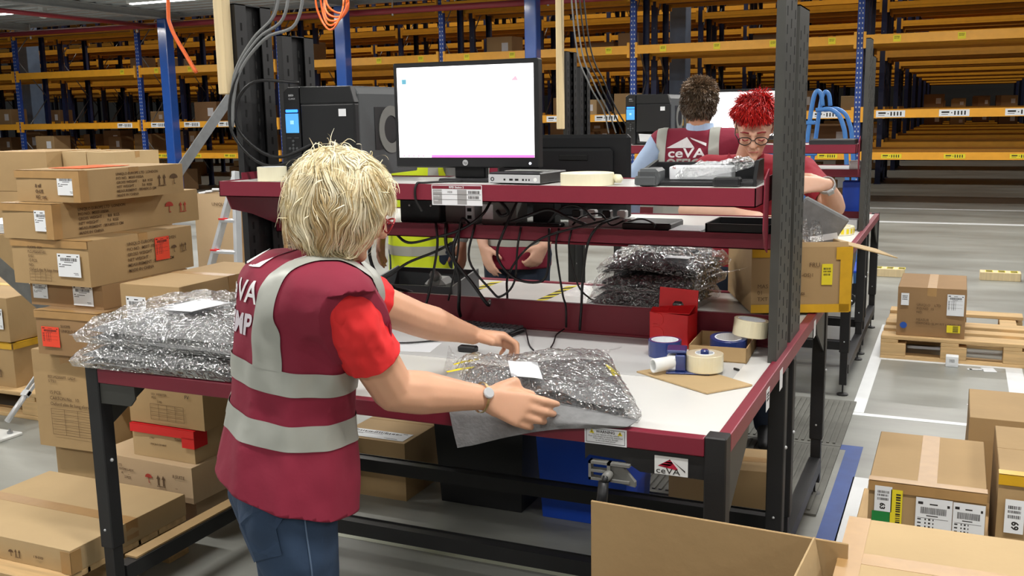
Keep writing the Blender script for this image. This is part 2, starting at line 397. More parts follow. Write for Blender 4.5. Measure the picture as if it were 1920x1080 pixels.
# cartons on the rack shelves
def rack_boxes():
    ms = []
    for i, (a, c, h, m) in enumerate(((.55, .5, .4, 0), (.7, .5, .5, 2), (.5, .55, .3, 1), (.62, .5, .45, 4), (.4, .4, .35, 2))):
        b = MB(); b.bbox(-a/2, a/2, 0, c, 0, h, .008, 0); b.box(-.03, .03, -.001, c, h, h+.001, 1); b.box(a*.1, a*.35, -.0015, 0, h*.3, h*.7, 2)
        ms.append((b.mesh('carton', [CB[m], K['tape'], K['paper']]), a, h))
    rnd = random.Random(3)
    kinds = ('broad tan', 'large brown', 'low pale', 'dark brown', 'small brown')
    def put(x, y, z, row, lev):
        q = rnd.randrange(5); me, a, h = ms[q]
        o = link('carton', me, None, (x, y, z), rnd.uniform(-.04, .04)); tag(o, kinds[q]+' carton on '+lev+' of '+row, 'carton', kinds[q]+' cartons, '+lev+', '+row); return h
    for y, k0, dens, row in ((14.75, -6, .17, 'the nearest labelled pallet rack'), (16.0, -6, .38, 'the rack behind the nearest one'), (19.5, -6, .42, 'the second rack row'), (24.3, -5, .5, 'the third rack row')):
        for k in range(k0, 0):
            for zi, z in ((0, 0.02), (1, LEV[0][0]), (2, LEV[1][0]), (3, LEV[2][0])):
                p = dens*(1.5 if zi < 2 else .8 if zi == 2 else .35)
                for s in range(4):
                    if rnd.random() < p:
                        put(X0+k*BAY+.52+s*.87, y, z-.024 if zi else .022, row, ('the floor', 'the low shelf', 'the shelf at head height', 'the high shelf')[zi])
    # far end of the aisle
    for y in (38.8, 43.6, 48.4):
        for s in range(4):
            for z in (.018, LEV[0][0]-.028, LEV[1][0]-.028):
                if rnd.random() < .9: put(X0+.5+s*.84, y, z+.004, 'the far end racks', 'the floor' if z < .1 else 'the low shelf' if z < 1 else 'the shelf at head height')
rack_boxes()
# ------------------------------------------------------------------ packing stations
ST_D = 1.88
def poly_plate(parent, name, pts, axis, at, th, m):
    """pts (a, z) on a plane of constant x ('x') or y ('y')"""
    b = MB()
    if axis == 'x': T = Matrix(((0,0,1,at),(1,0,0,0),(0,1,0,0),(0,0,0,1)))
    else: T = Matrix(((1,0,0,0),(0,0,1,at),(0,1,0,0),(0,0,0,1)))
    b.prism(pts, th, 0, T); o = b.build(name, m, parent); return o
def station(label, first=True):
    t = thing('packing_station', label, 'packing table', (0, 0, 0))
    L = 1.92; w = .05; burg, blk = K['burg'], K['black']
    # worktops
    for (a, c) in ((.03, .955), (.975, ST_D-.03)):
        b = MB(); b.box(-L+.035, -.032, a, c, .775, .806); b.build('worktop', K['white_top'], t)
    # rails
    for (x0, x1, y0, y1) in ((-L+w, -w, 0, .028), (-L+w, -w, ST_D-.028, ST_D), (-.03, 0, w, ST_D-w), (-L, -L+.03, w, ST_D-w)):
        b = MB(); b.box(x0, x1, y0, y1, .768, .812); bevel(b.build('edge_rail', burg, t), .003, 2)
    # legs: outer tube, inner tube, screw and disc
    def leg(x, y, top):
        b = MB(); b.bbox(x, x+w, y, y+w, .24, top, .003); o = b.build('leg', blk, t)
        b = MB(); b.box(x+.006, x+w-.006, y+.006, y+w-.006, .06, .24); b.box(x+.02, x+.028, y+.022, y+.03, .01, .06); b.lathe([(0, 0), (.03, 0), (.03, .008), (.008, .014), (0, .014)], 12, 0, Matrix.Translation((x+.024, y+.026, 0)))
        b.build('levelling_foot', blk, o)
        b = MB(); b.sphere((x+w+.001, y+w/2, .52), .006, 5); b.sphere((x+w/2, y-.001, .30), .004, 5); b.build('bolt', K['silver'], o)
    for x in (-L, -w):
        leg(x, 0, .816); leg(x, .84, .766); leg(x, 1.0, .766); leg(x, ST_D-w, .816)
    # plates under the front rail
    for yy in (.006, ST_D-.012):
        poly_plate(t, 'bracket', [(-L+w, .766), (-L+.185, .766), (-L+.185, .728), (-L+.165, .706), (-L+w, .704)], 'y', yy, .006, K['grey_blk'])
        poly_plate(t, 'bracket', [(-.335, .766), (-w, .766), (-w, .712), (-.2, .712), (-.24, .735), (-.325, .738), (-.335, .726)], 'y', yy, .006, blk)
    for xx in (-.012, -L+.006):
        poly_plate(t, 'bracket', [(w, .767), (.31, .767), (.27, .715), (w, .60)], 'x', xx, .006, K['grey_blk'])
        poly_plate(t, 'bracket', [(ST_D-w, .767), (ST_D-.31, .767), (ST_D-.27, .715), (ST_D-w, .60)], 'x', xx, .006, K['grey_blk'])
    # base frame
    for x in (-L+.002, -.048):
        b = MB(); b.box(x, x+.046, w, ST_D-w, .115, .165); b.build('base_beam', blk, t)
    for y, z in ((.615, .16), (1.045, .215)):
        b = MB(); b.box(-L+.05, -.05, y, y+.04, z-.05, z); b.box(-L+.05, -.05, y+.04, y+.043, z-.055, z+.004); b.build('stretcher', blk, t)
    # uprights with slots
    for x in (-L+.005, -.042):
        for y0, y1, top in ((.76, .96, 1.93), (1.02, 1.22, 1.84)):
            b = MB(); b.box(x, x+.025, y0, y0+.004, .79, top); b.box(x, x+.025, y1-.004, y1, .79, top)
            xs = x if x > -1 else x+.021
            b.box(x+.021 if x > -1 else x, x+.025 if x > -1 else x+.004, y0+.004, y1-.004, .79, top); b.box(xs, xs+.004, y0+.004, y0+.06, .79, top); b.box(xs, xs+.004, y1-.06, y1-.004, .79, top)
            b.box(x, x+.025, y0, y1, top-.004, top)
            o = b.build('upright', [blk if x < -1 else K['grey_blk']], t)
            b = MB(); z = .84; xe = x+.0252
            while z < top-.05:
                for q, dz in ((.03, 0), (.1, .02), (.17, 0)): b.box(xe, xe+.0006, y0+q-.004, y0+q+.004, z+dz, z+dz+.026, 0)
                z += .05
            if x < -1:
                z = .84
                while z < top-.05: b.box(x+.0042, x+.0052, y0+.02, y0+.03, z, z+.016, 1); z += .04
            tag(b.build('slots', [K['slot'], K['silver']], o), kind='stuff')
    # back board between the two worktops
    b = MB(); b.box(-L+.05, -.045, .955, .975, .806, .906); b.box(-L+.05, -.045, .95, .955, .806, .815); bevel(b.build('back_board', K['burgd'], t), .002, 1)
    # front upper shelf
    def shelf(x0, x1, y0, y1, z, h, front=True):
        b = MB(); b.box(x0, x1, y0, y0+.003, z-h, z+.004); b.box(x0, x1, y1-.003, y1, z-h, z+.004); b.box(x0, x0+.003, y0, y1, z-h, z+.004); b.box(x1-.003, x1, y0, y1, z-h, z+.004); b.box(x0, x1, y0, y1, z-h, z-h+.003)
        o = b.build('shelf', burg, t)
        b = MB(); b.box(x0+.003, x1-.003, y0+.003, y1-.003, z-.02, z); b.build('shelf_board', K['white_top'], o); return o
    s1 = shelf(-L+.045, -.058, .6, .985, 1.322, .048)
    s2 = shelf(-L+.045, -.05, .9, 1.42, 1.163, .044)
    for xx in (-L+.046, -.054):
        poly_plate(t, 'shelf_bracket', [(.63, 1.275), (.76, 1.275), (.985, 1.275), (.985, 1.12), (.76, 1.2), (.655, 1.225)] if xx < -1 else [(.70, 1.345), (.76, 1.37), (.76, 1.13), (.72, 1.15), (.69, 1.2)], 'x', xx, .004, burg)
        poly_plate(t, 'shelf_bracket', [(.72, 1.322), (.97, 1.322), (.97, 1.348), (.72, 1.348)], 'x', xx-.003 if xx > -1 else xx, .003, burg)
        poly_plate(t, 'shelf_bracket', [(1.03, 1.2), (1.4, 1.2), (1.36, 1.15), (1.03, 1.08)], 'x', xx, .004, burg)
    # sign with the logo, on the right front plate
    b = MB(); b.box(0, .078, 0, .044, 0, .0008); sg = b.build('logo_plate', K['white'], t); sg.matrix_local = frame_T((-.165, .0052, .7135), (1,0,0), (0,0,1))
    b = MB(); b.prism([(.008, .02), (.036, .038), (.055, .016), (.05, .014)], .0012, 0); b.prism([(.044, .034), (.0715, .014), (.072, .010), (.049, .03)], .0012, 1)
    b.prism([(.008, .02), (.036, .038), (.053, .0175)], .0012, 0); b.build('logo_mark', [mat('logo_red', (190, 30, 60), .5), K['ink']], sg)
    text('ceVA', .0205, Matrix.Translation((.003, .003, .0012)), K['ink'], sg, 'logo_lettering', xs=1.28)
    if first:
        b = MB(); b.box(0, .103, 0, .041, 0, .001); wn = b.build('warning_sign', K['paper'], t); wn.matrix_local = frame_T((-.333, -.0012, .7695), (1,0,0), (0,0,1))
        b = MB()
        for a_ in ((.004, .099, .0035, .0045), (.004, .099, .0365, .0375), (.004, .005, .0035, .0375), (.098, .099, .0035, .0375)): b.box(*a_, .001, .0013, 0)
        for x in (.012, .081):
            b.prism([(x, .026), (x+.012, .026), (x+.006, .036)], .0012, 1, Matrix.Translation((0, 0, .0003))); b.box(x+.0052, x+.0068, .028, .033, .0012, .0017, 0)
        b.build('warning_mark', [K['ink'], K['yellow']], wn)
        text('WARNING', .0095, Matrix.Translation((.0515, .028, .001)), K['ink'], wn, 'sign_lettering', 'CENTER', bold=.0002)
        text('The max capacity of this cabinet\nMust only always be securely supported\nThere will be serious damage\nto the individual placed', .0052, Matrix.Translation((.0515, .0225, .001)), K['ink'], wn, 'sign_lettering', 'CENTER', space=.95)
        b = MB(); b.box(0, .172, 0, .062, 0, .001, 0); b.box(.002, .17, .05, .06, .001, .0013, 1); b.box(.004, .035, .003, .048, .001, .0013, 2); b.box(.088, .12, .003, .048, .001, .0013, 2)
        for z in (.017, .033): b.box(.004, .168, z, z+.0008, .0013, .0016, 3)
        sl = b.build('station_label', [K['paper'], K['burg'], mat('label_grey', (160, 160, 160), .6), K['ink']], t); sl.matrix_local = frame_T((-1.047, .5985, 1.262), (1, -.0, 0), (0, -.02, 1))
        text('RFID Station 2', .0085, Matrix.Translation((.086, .0525, .0014)), K['paper'], sl, 'sign_lettering', 'CENTER', bold=.0002)
        text('1828', .009, Matrix.Translation((.062, .0375, .001)), K['ink'], sl, 'sign_lettering', 'CENTER')
        text('HOSTNAME\n\nPRINTER\n\nTABLE', .0055, Matrix.Translation((.006, .04, .0014)), K['paper'], sl, 'sign_lettering', space=1.25)
        b = MB(); rnd = random.Random(5)
        for r0 in (.036, .0205):
            x = .126
            while x < .162:
                q = rnd.uniform(.0008, .0025); b.box(x, x+q, r0, r0+.009, .001, .0014); x += q+rnd.uniform(.0008, .002)
        b.build('barcode', K['ink'], sl)
        # crank under the plate
        b = MB(); T = frame_T((-.322, .012, .682), (1,0,0), (0,0,1))
        b.box(0, .1, 0, .006, 0, .02, 0, T); b.box(0, .1, .04, .046, 0, .02, 0, T); b.box(0, .006, 0, .046, 0, .02, 0, T); b.box(.046, .054, 0, .046, 0, .02, 0, T); b.box(.006, .046, .02, .026, 0, .02, 0, T)
        b.prism([(.054, 0), (.112, -.008), (.112, .004), (.08, .04), (.054, .046)], .012, 0, T)
        b.tube([(-.272, .012, .70), (-.272, -.03, .70)], .011, 10, 0); b.build('crank_housing', K['plastm'], t)
        b = MB(); b.tube([(-.272, -.028, .704), (-.276, -.032, .684)], .007, 8, 0); b.tube([(-.276, -.032, .69), (-.283, -.034, .605)], [.0125, .014], 12, 0); b.build('crank_handle', K['plast'], t)
        # hazard tape on the rear worktop
        for x in (-1.40, -1.045):
            b = MB(); yy = 1.44; k = 0
            while yy < 1.8:
                b.add([(x-.02, yy, .8064), (x+.02, yy+.04, .8064), (x+.02, yy+.08, .8064), (x-.02, yy+.04, .8064)], [(0,1,2,3)], k % 2); yy += .04; k += 1
            b.build('hazard_tape', [K['yellow'], K['ink']], t)
    return t
st1 = station('long packing table in front, with shelves of computers and the woman packing at it')
# small papers stuck on the right rail
for y, z0 in ((.5, .735), (.72, .735), (1.45, .735)):
    label_mesh(.05, .06, 'bar' if y < .6 else 'plain', frame_T((.0005, y, z0), (0,1,0), (0,0,1)), st1, 'rail_label')
st2 = station('second packing table further back, where the man in the logo vest works', False)
st2.location = (-.05, 3.36, 0)
# wooden cable posts beside the left uprights
for nm, x, y, z0, lab in (('cable_post', -1.925, .735, 1.62, 'pale wooden post hanging by the left upright of the front packing table'), ('cable_post', -1.96, 4.06, 1.43, 'pale wooden post standing by the left upright of the second packing table')):
    b = MB(); b.bbox(-.021, .021, -.022, .022, 0, DECK_Z-z0-.005, .003); tag(b.build(nm, K['pine'], None, (x, y, z0)), lab, 'post')
# ------------------------------------------------------------------ cartons
def carton(label, x, y, z, W, D, H, yaw=0, tone=0, group=None, seam='x', tape=True, edge=None, tm=None, open_top=False):
    """origin at the near right bottom corner; extends to -x, +y, +z"""
    rnd = random.Random(int(abs(x*1000)+abs(y*700)+H*900)); b = MB(); n = 5
    def skin(o, u, v, lu, lv, bulge):
        o, u, v = Vector(o), Vector(u), Vector(v); nn = u.cross(v).normalized(); vs_ = []; fs = []
        for j in range(n):
            for i in range(n):
                a, c = i/(n-1), j/(n-1); k = bulge*math.sin(math.pi*a)*math.sin(math.pi*c)*(1+rnd.uniform(-.4, .4)) if 0 < i < n-1 and 0 < j < n-1 else 0
                vs_.append(o+u*lu*a+v*lv*c+nn*k)
        for j in range(n-1):
            for i in range(n-1): fs.append((j*n+i, j*n+i+1, (j+1)*n+i+1, (j+1)*n+i))
        b.add(vs_, fs, 0, True)
    X, Y, Z = (1,0,0), (0,1,0), (0,0,1); bl = min(.006, H*.03)
    skin((-W,0,0), X, Z, W, H, bl); skin((0,0,0), Y, Z, D, H, bl); skin((0,D,0), (-1,0,0), Z, W, H, bl); skin((-W,D,0), (0,-1,0), Z, D, H, bl)
    skin((-W,D,0), X, (0,-1,0), W, D, 0)
    if not open_top: skin((-W,0,H-.003), X, Y, W, D, .001)
    o = b.build('carton', CB[tone], None, (x, y, z), math.radians(yaw)); tag(o, label, 'carton', group)
    if not open_top:
        g = .0015
        for k in (0, 1):
            b = MB()
            if seam == 'x': b.bbox(-W+.001, -.001, (0.001 if k == 0 else D/2+g), (D/2-g if k == 0 else D-.001), H-.003, H+.002, .0012)
            else: b.bbox((-W+.001 if k == 0 else -W/2+g), (-W/2-g if k == 0 else -.001), .001, D-.001, H-.003, H+.002, .0012)
            b.build('flap', CB[tone], o)
    if tape:
        b = MB(); tw = .026
        if seam == 'x': b.box(-W-.001, .0022, D/2-tw, D/2+tw, H+.002, H+.0026); b.box(.0065, .0072, D/2-tw, D/2+tw, H-.07, H+.0026) if False else b.box(.0005, .0022, D/2-tw, D/2+tw, H-.06, H+.0026)
        else: b.box(-W/2-tw, -W/2+tw, -.0022, D+.001, H+.002, H+.0026); b.box(-W/2-tw, -W/2+tw, -.0022, -.0005, H-.06, H+.0026)
        b.build('tape_strip', tm or K['tape'], o)
    if edge:
        b = MB()
        for e in edge:
            if e == 'ft': b.box(-W-.001, .001, -.0065, -.006, H-.03, H); b.box(-W-.001, .001, -.0065, .03, H+.002, H+.0027)
            if e == 'fb': b.box(-W-.001, .001, -.0072, -.0064, 0.0, .03)
            if e == 'nv': b.box(-.035, .0072, -.0072, -.0064, 0.002, H); b.box(.0064, .0072, -.0072, .035, 0.002, H)
            if e == 'rt': b.box(.0064, .0072, 0, D, H-.03, H); b.box(-.03, .0072, 0, D, H+.002, H+.0027)
        b.build('tape_strip', tm or K['tape'], o)
    o['W'], o['D'], o['H'] = W, D, H
    return o
def fT(o, face, u, v):
    """place a print: u, v measured from the lower left corner of the face as one looks at it"""
    W, D, H = o['W'], o['D'], o['H']
    bl = min(.006, H*.03)*1.45
    if face == 'front': return frame_T((-W+u, -bl, v), (1,0,0), (0,0,1))
    if face == 'right': return frame_T((bl, u, v), (0,1,0), (0,0,1))
    return frame_T((-W+u, v, H+.0032), (1,0,0), (0,1,0))
def lab(o, face, u, v, w_, h_, kind='ship', base=None, rot=0, name='shipping_label'):
    T = fT(o, face, u, v)
    if rot: T = T @ Matrix.Rotation(math.radians(rot), 4, 'Z')
    return label_mesh(w_, h_, kind, T, o, name, base)
def prt(o, face, u, v, s, size, m=None, space=1.15, bold=0, xs=1): return text(s, size, fT(o, face, u, v), m or K['inkb'], o, space=space, bold=bold, xs=xs)
def ico(o, face, u, v, kind, size, m=None): return icon_mesh(kind, size, fT(o, face, u, v), m or K['inkb'], o)
LT = 'UNIQLO EUROPE LTD  LONDON\nP/O NO.  MS07-1055A\nGROSS WEIGHT :     8.8  KGS\nNET WEIGHT :        7.6  KGS\nMEASUREMENT : 58X40X15 CM\nMADE IN CHINA'
G_ = 'cartons stacked at the left of the table'
# stack at the left of the table, bottom to top
c = carton('plain low carton at the bottom of the tall left stack', -2.73, .90, 0, .40, .5, .152, 0, 0, G_)
c = carton('upright carton marked CARTON No with a printed size table, low in the left stack', -2.775, .85, .156, .37, .44, .425, 2, 0, G_, seam='y')
prt(c, 'front', .09, .31, 'BSY-MZ0507T  LADY\n5 TSU', .017); prt(c, 'front', .09, .24, '15 PCS\nCARTON No   10\nOxford slim fit long sleeve', .021, space=1.2)
b = MB()
for i in range(4): b.box(.0+i*.0733, .0015+i*.0733, 0, .115, 0, .0004)
for j in range(6): b.box(0, .2215, j*.0227, .0015+j*.0227, 0, .0004)
o = b.build('printed_table', K['inkb'], c); o.matrix_local = fT(c, 'front', .09, .06)
c = carton('carton with a bright red sticker on its front, low in the left stack', -2.70, .80, .583, .34, .45, .185, 2, 2, G_, edge=['ft'])
lab(c, 'front', .035, .035, .095, .085, 'list', K['redlab'], name='warning_label'); prt(c, 'front', .14, .12, 'SUOMI\nUNIQLO EUROPE LTD', .017)
c = carton('low carton with two white stickers under the wide cartons of the left stack', -2.74, .87, .771, .41, .5, .098, 0, 2, G_)
lab(c, 'front', .02, .03, .085, .06); lab(c, 'front', .25, .012, .11, .085)
c = carton('wide carton with a red sticker on its long side, high in the left stack', -2.745, .82, .872, .43, .60, .187, 0, 0, G_, edge=['ft'])
lab(c, 'front', .265, .04, .125, .095); prt(c, 'front', .1, .15, 'SUOMI  BS4\nP.O.MS0507-BS\n5151\n12 PCS\nNO.\nOxford slim fit long sleeve', .016); b = MB()
for i in range(5): b.box(i*.03, .001+i*.03, 0, .04, 0, .0004)
for j in range(4): b.box(0, .121, j*.0132, .001+j*.0132, 0, .0004)
o = b.build('printed_table', K['inkb'], c); o.matrix_local = fT(c, 'front', .1, .015)
prt(c, 'right', .2, .145, LT, .0195, bold=.0002); lab(c, 'right', .36, .06, .085, .10, 'list', K['redlab'], name='warning_label'); ico(c, 'right', .475, .085, 'umb', .032); ico(c, 'right', .535, .085, 'up', .035)
c = carton('long flat carton with red handling marks, second from the top of the left stack', -2.90, .80, 1.062, .30, .82, .145, -2, 0, G_, edge=['ft', 'nv'])
lab(c, 'front', .2, .035, .085, .085); prt(c, 'right', .12, .108, LT, .017, bold=.0002); ico(c, 'right', .63, .055, 'umb', .05, K['inkr']); ico(c, 'right', .715, .055, 'up', .042, K['inkr'])
c = carton('topmost carton of the left stack with clear tape along its edges and a white sticker', -2.79, .85, 1.211, .38, .56, .128, -3, 0, G_, edge=['ft', 'nv'])
lab(c, 'front', .255, .03, .105, .085); prt(c, 'right', .18, .10, LT, .0155, bold=.0002); ico(c, 'right', .43, .045, 'up', .045); ico(c, 'right', .5, .045, 'umb', .045)
prt(c, 'front', .12, .06, '& ull\nO-US\nKC  zet', .02, bold=.0006)
b = MB(); b.box(-.3, -.1, .1, .35, .132, .1335, 0); b.build('red_tape', [K['orange']], c)
# second column, beside the table's left end
c = carton('large carton with a white sticker standing just behind the wrapped clothes', -2.27, .80, .60, .30, .62, .30, 0, 0, G_, seam='x')
lab(c, 'front', .035, .15, .10, .105); prt(c, 'front', .19, .235, 'SUOMI', .014); prt(c, 'right', .12, .185, LT, .025, bold=.0004)
c = carton('carton of which only the dark side shows, under the one with a white sticker', -2.30, 1.10, .0, .30, .3, .597, 0, 2, G_, seam='x')
c = carton('flat carton at floor level beside the table leg', -2.10, .62, 0, .28, .45, .145, 0, 3, G_)
c = carton('pale carton with a small red umbrella mark, second from the floor beside the table leg', -2.055, .56, .148, .48, .50, .135, -2, 3, G_)
prt(c, 'front', .12, .10, 'JTS\nSUOMI LADY\n   A       ...\n       2 PCS', .013); ico(c, 'front', .27, .055, 'umb', .035, K['inkr']); ico(c, 'front', .33, .05, 'up', .04); prt(c, 'front', .39, .09, '8 SUITE\n\n  ...', .018)
c = carton('carton with bright red tape across its top edge, under the table end', -2.07, .60, .286, .30, .42, .125, -1, 1, G_, tape=False)
b = MB(); b.box(-.302, .008, -.0095, -.0085, .095, .128); b.box(-.302, .008, -.0095, .05, .127, .128); b.box(.0085, .0095, -.0095, .06, .06, .128); b.box(-.05, .0095, -.0095, -.0085, .06, .1); b.build('red_tape', K['red'], c)
prt(c, 'front', .09, .075, 'J TSU\n\nUNIQLO CO 0047', .010); prt(c, 'front', .21, .08, 'Textile', .016)
c = carton('carton with a printed form, directly under the table top at the left', -2.015, .60, .418, .36, .42, .15, -1, 0, G_)
prt(c, 'front', .12, .115, 'UU  WEBSTER\nPKG\n        (1A)', .012); prt(c, 'front', .28, .115, 'FV', .02, K['ink'])
b = MB()
for i in range(5): b.box(i*.04, .001+i*.04, 0, .06, 0, .0004)
for j in range(5): b.box(0, .161, j*.015, .001+j*.015, 0, .0004)
o = b.build('printed_table', K['inkb'], c); o.matrix_local = fT(c, 'front', .11, .02)
# big flat carton on a pallet in the left foreground
def pallet(label, x, y, L_, W_, yaw=0, sparse=False):
    """low left corner at x, y"""
    t = thing('pallet', label, 'pallet', (x, y, 0), math.radians(yaw)); m = K['wood']; h = .144
    n = 5 if not sparse else 5
    for i in range(n):
        wd = .1 if i not in (0, n//2, n-1) else .145
        yy = i*(W_-.145)/(n-1)+(0 if wd > .12 else .02); b = MB(); b.bbox(0, L_, yy, yy+wd, h-.022, h, .003); 
        if not sparse or i != 3: b.build('slat', m, t)
    for xx in (0, (L_-.145)/2, L_-.145): b = MB(); b.bbox(xx, xx+.1, 0, W_, h-.044, h-.022, .002); b.build('stringer', m, t)
    for xx in (0, (L_-.145)/2, L_-.145):
        for yy in (0, (W_-.1)/2, W_-.1): b = MB(); b.bbox(xx, xx+.145, yy, yy+.1, .022, h-.044, .003); b.build('block', m, t)
    for yy in (0, (W_-.1)/2, W_-.1): b = MB(); b.bbox(0, L_, yy, yy+.1, 0, .022, .002); b.build('bottom_board', m, t)
    return t
pallet('wooden pallet under the big flat carton in the left foreground', -2.78, -.1, .76, .58)
c = carton('big flat carton lying on a pallet in the left foreground', -2.02, -.03, .145, .66, .51, .075, 0, 1, tape=True, edge=['nv'])
ico(c, 'front', .40, .02, 'umb', .022); ico(c, 'front', .43, .02, 'up', .025); prt(c, 'front', .5, .03, '1 B-0303', .012); prt(c, 'front', .25, .03, 'UNIQLO\n  wear', .012)
b = MB(); b.box(-.025, .025, -.45, .45, 0, .006); tag(b.build('cardboard_sheet', CB[0], None, (-1.905, .55, .1655)), 'narrow flat strip of cardboard on the table base at the left', 'cardboard')
# cartons on a pallet at the far left edge
pallet('wooden pallet at the far left carrying two yellow taped cartons', -5.05, 1.45, 1.2, .8, 0)
c = carton('lower yellow taped carton on the far left pallet', -4.08, 1.5, .144, .85, .62, .24, 0, 0, edge=['ft', 'rt'], tm=K['ytape'])
lab(c, 'right', .3, .05, .12, .16, 'plain'); lab(c, 'right', .18, .08, .035, .05, 'plain', CB[1]); ico(c, 'front', .74, .06, 'up', .04)
c = carton('upper yellow taped carton on the far left pallet, with printed lines on its side', -4.09, 1.5, .3915, .85, .66, .235, 0, 0, tm=K['ytape'])
prt(c, 'right', .27, .17, 'UNIQLO EUR\nPO NO. MS\nGross W\nNet Wei\nMeasur\nMade in', .03, bold=.0006); lab(c, 'front', .75, .07, .07, .11, 'ship')
b = MB(); b.box(-.85, 0, .30, .36, .2375, .2385); b.build('tape_strip', K['ytape'], c)
# cartons further back on the left
pallet('wooden pallet with a carton and paper pile behind the far left stack', -7.2, 3.2, 1.2, .75)
c = carton('carton with a pile of white papers on it at the left edge', -6.02, 3.22, .144, .9, .6, .55, 0, 0)
b = MB()
for i in range(7): b.bbox(-.62+.01*(i % 3), -.05+.012*(i % 2), .05, .42, .003+i*.011, .013+i*.011, .002)
tag(b.build('paper_pile', K['paper'], None, (-6.02, 3.2, .697)), 'pile of white papers on the carton at the left edge', 'papers')
for (x, y, z, W, D, H, t, l) in ((-6.57, 4.0, 0, .8, .7, .95, 0, 'tall carton at the bottom of the pile behind the left stack'), (-6.55, 4.0, .955, .75, .6, .333, 0, 'carton on top of the pile at the left edge behind the left stack'),
    (-5.94, 4.15, 0, .6, .6, .95, 2, 'tall carton standing right of the pile behind the left stack'), (-6.26, 4.15, .953, .27, .5, .33, 1, 'narrow pale carton, left of two on the tall carton behind the topmost stack carton'), (-5.94, 4.15, .953, .31, .5, .325, 1, 'pale carton, right of two on the tall carton behind the topmost stack carton')): carton(l, x, y, z, W, D, H, 0, t)
# cartons behind the stepladder, one with an open flap
c = carton('pale carton behind the stepladder with loose white film on top', -4.99, 4.7, 0, .64, .55, .90, 0, 3, tape=False, open_top=True)
lab(c, 'front', .24, .3, .18, .22, 'plain', CB[3]); prt(c, 'front', .2, .80, 'UNIQLO', .04)
b = MB(); b.bbox(-.44, -.14, .5, .505, .85, 1.26, .001); b.build('flap', CB[3], c)
b = MB(); 
for i in range(9): b.tube(spline([(-.6+.05*i, .02+.03*(i % 3), 0.90+.012*(i % 4)), (-.4+.03*i, .2, .925), (-.05-.01*i, .35-.03*i, .905)], 5), .012, 5)
b.build('crumpled_film', K['paper'], c)
c = carton('dark carton seen through the stepladder', -4.55, 4.42, 0, .36, .25, .52, 0, 2); c = carton('second dark carton seen through the stepladder, upper one', -4.55, 4.42, .523, .36, .25, .3, 0, 2)
# stepladder
t = thing('stepladder', 'white aluminium stepladder with red step ends leaning behind the table shelves', 'ladder', (-4.99, 3.92, 0))
for x in (0, .42):
    b = MB(); T = Matrix.Translation((x, 0, 0)) @ Matrix.Rotation(math.radians(-14), 4, 'X'); b.bbox(-.015, .015, -.035, .035, 0.0, 1.15, .003, T=Matrix.Translation((x-.18*0, 0, 0)) @ Matrix.Rotation(math.radians(17 if x == 0 else -4), 4, 'Y') @ Matrix.Rotation(math.radians(-8), 4, 'X')); b.build('rail', K['alu'], t)
for z in (.28, .52, .76, 1.0):
    b = MB(); x0 = z*.3; x1 = .42-z*.07; yy = z*.14; b.bbox(x0, x1, yy-.04, yy+.04, z-.012, z+.012, .003); st_ = b.build('step', K['alu'], t)
    b = MB(); b.box(x0-.005, x0+.05, yy-.045, yy+.0, z+.008, z+.02); b.build('step_end', K['red'], st_)
# steel bracing of the mezzanine and its column foot
t = thing('steel_brace', 'grey steel cross brace rising behind the left stack to the wooden post', 'brace', (-3.8, 1.2, .08))
d = Vector((0, 2.05, 1.78)); b = MB(); T = frame_T((0, .42, .36), d, (1, 0, 0)); b.box(0, 2.3, -.004, .004, -.035, .035, 0, T); b.build('flat_bar', K['zinc'], t)
b = MB(); b.tube([(0, 0, 0), (0, .14, .12)], .014, 8); b.tube([(0, .36, .31), (0, .45, .385)], .014, 8); b.box(.12*1.3, .5, -.02, -.012, -.008, .008, 0, frame_T((0, 0, 0), d, (1, 0, 0))); b.box(.12*1.3, .5, .012, .02, -.008, .008, 0, frame_T((0, 0, 0), d, (1, 0, 0))); b.box(.15, .18, -.02, .02, -.012, .012, 0, frame_T((0, 0, 0), d, (1, 0, 0))); b.box(.47, .5, -.02, .02, -.012, .012, 0, frame_T((0, 0, 0), d, (1, 0, 0))); b.build('turnbuckle', K['silver'], t)
t = thing('steel_brace', 'grey steel cross brace slanting down at the left edge', 'brace', (-3.86, .6, 1.55))
b = MB(); T = frame_T((0, 0, 0), (0, 1, -1.02), (1, 0, 0)); b.box(0, 1.9, -.004, .004, -.035, .035, 0, T); b.build('flat_bar', K['zinc'], t)
t = thing('column_foot', 'white steel column with a bolted base plate at the left edge', 'column', (-3.93, 1.08, 0))
b = MB(); b.bbox(-.07, .07, -.07, .07, .015, DECK_Z-.14, .006); b.build('column', K['white'], t); b = MB(); b.bbox(-.17, .17, -.17, .17, 0, .015, .003); p = b.build('base_plate', K['white'], t)
for x in (-.13, .13):
    for y in (-.13, .13): b = MB(); b.lathe([(0, .015), (.014, .015), (.014, .026), (.006, .027), (.006, .04), (0, .04)], 8, 0, Matrix.Translation((x, y, 0))); b.build('bolt', K['zinc'], p)
b = MB(); b.box(.07, .2, -.005, .005, .015, .13); b.build('gusset', K['white'], t)
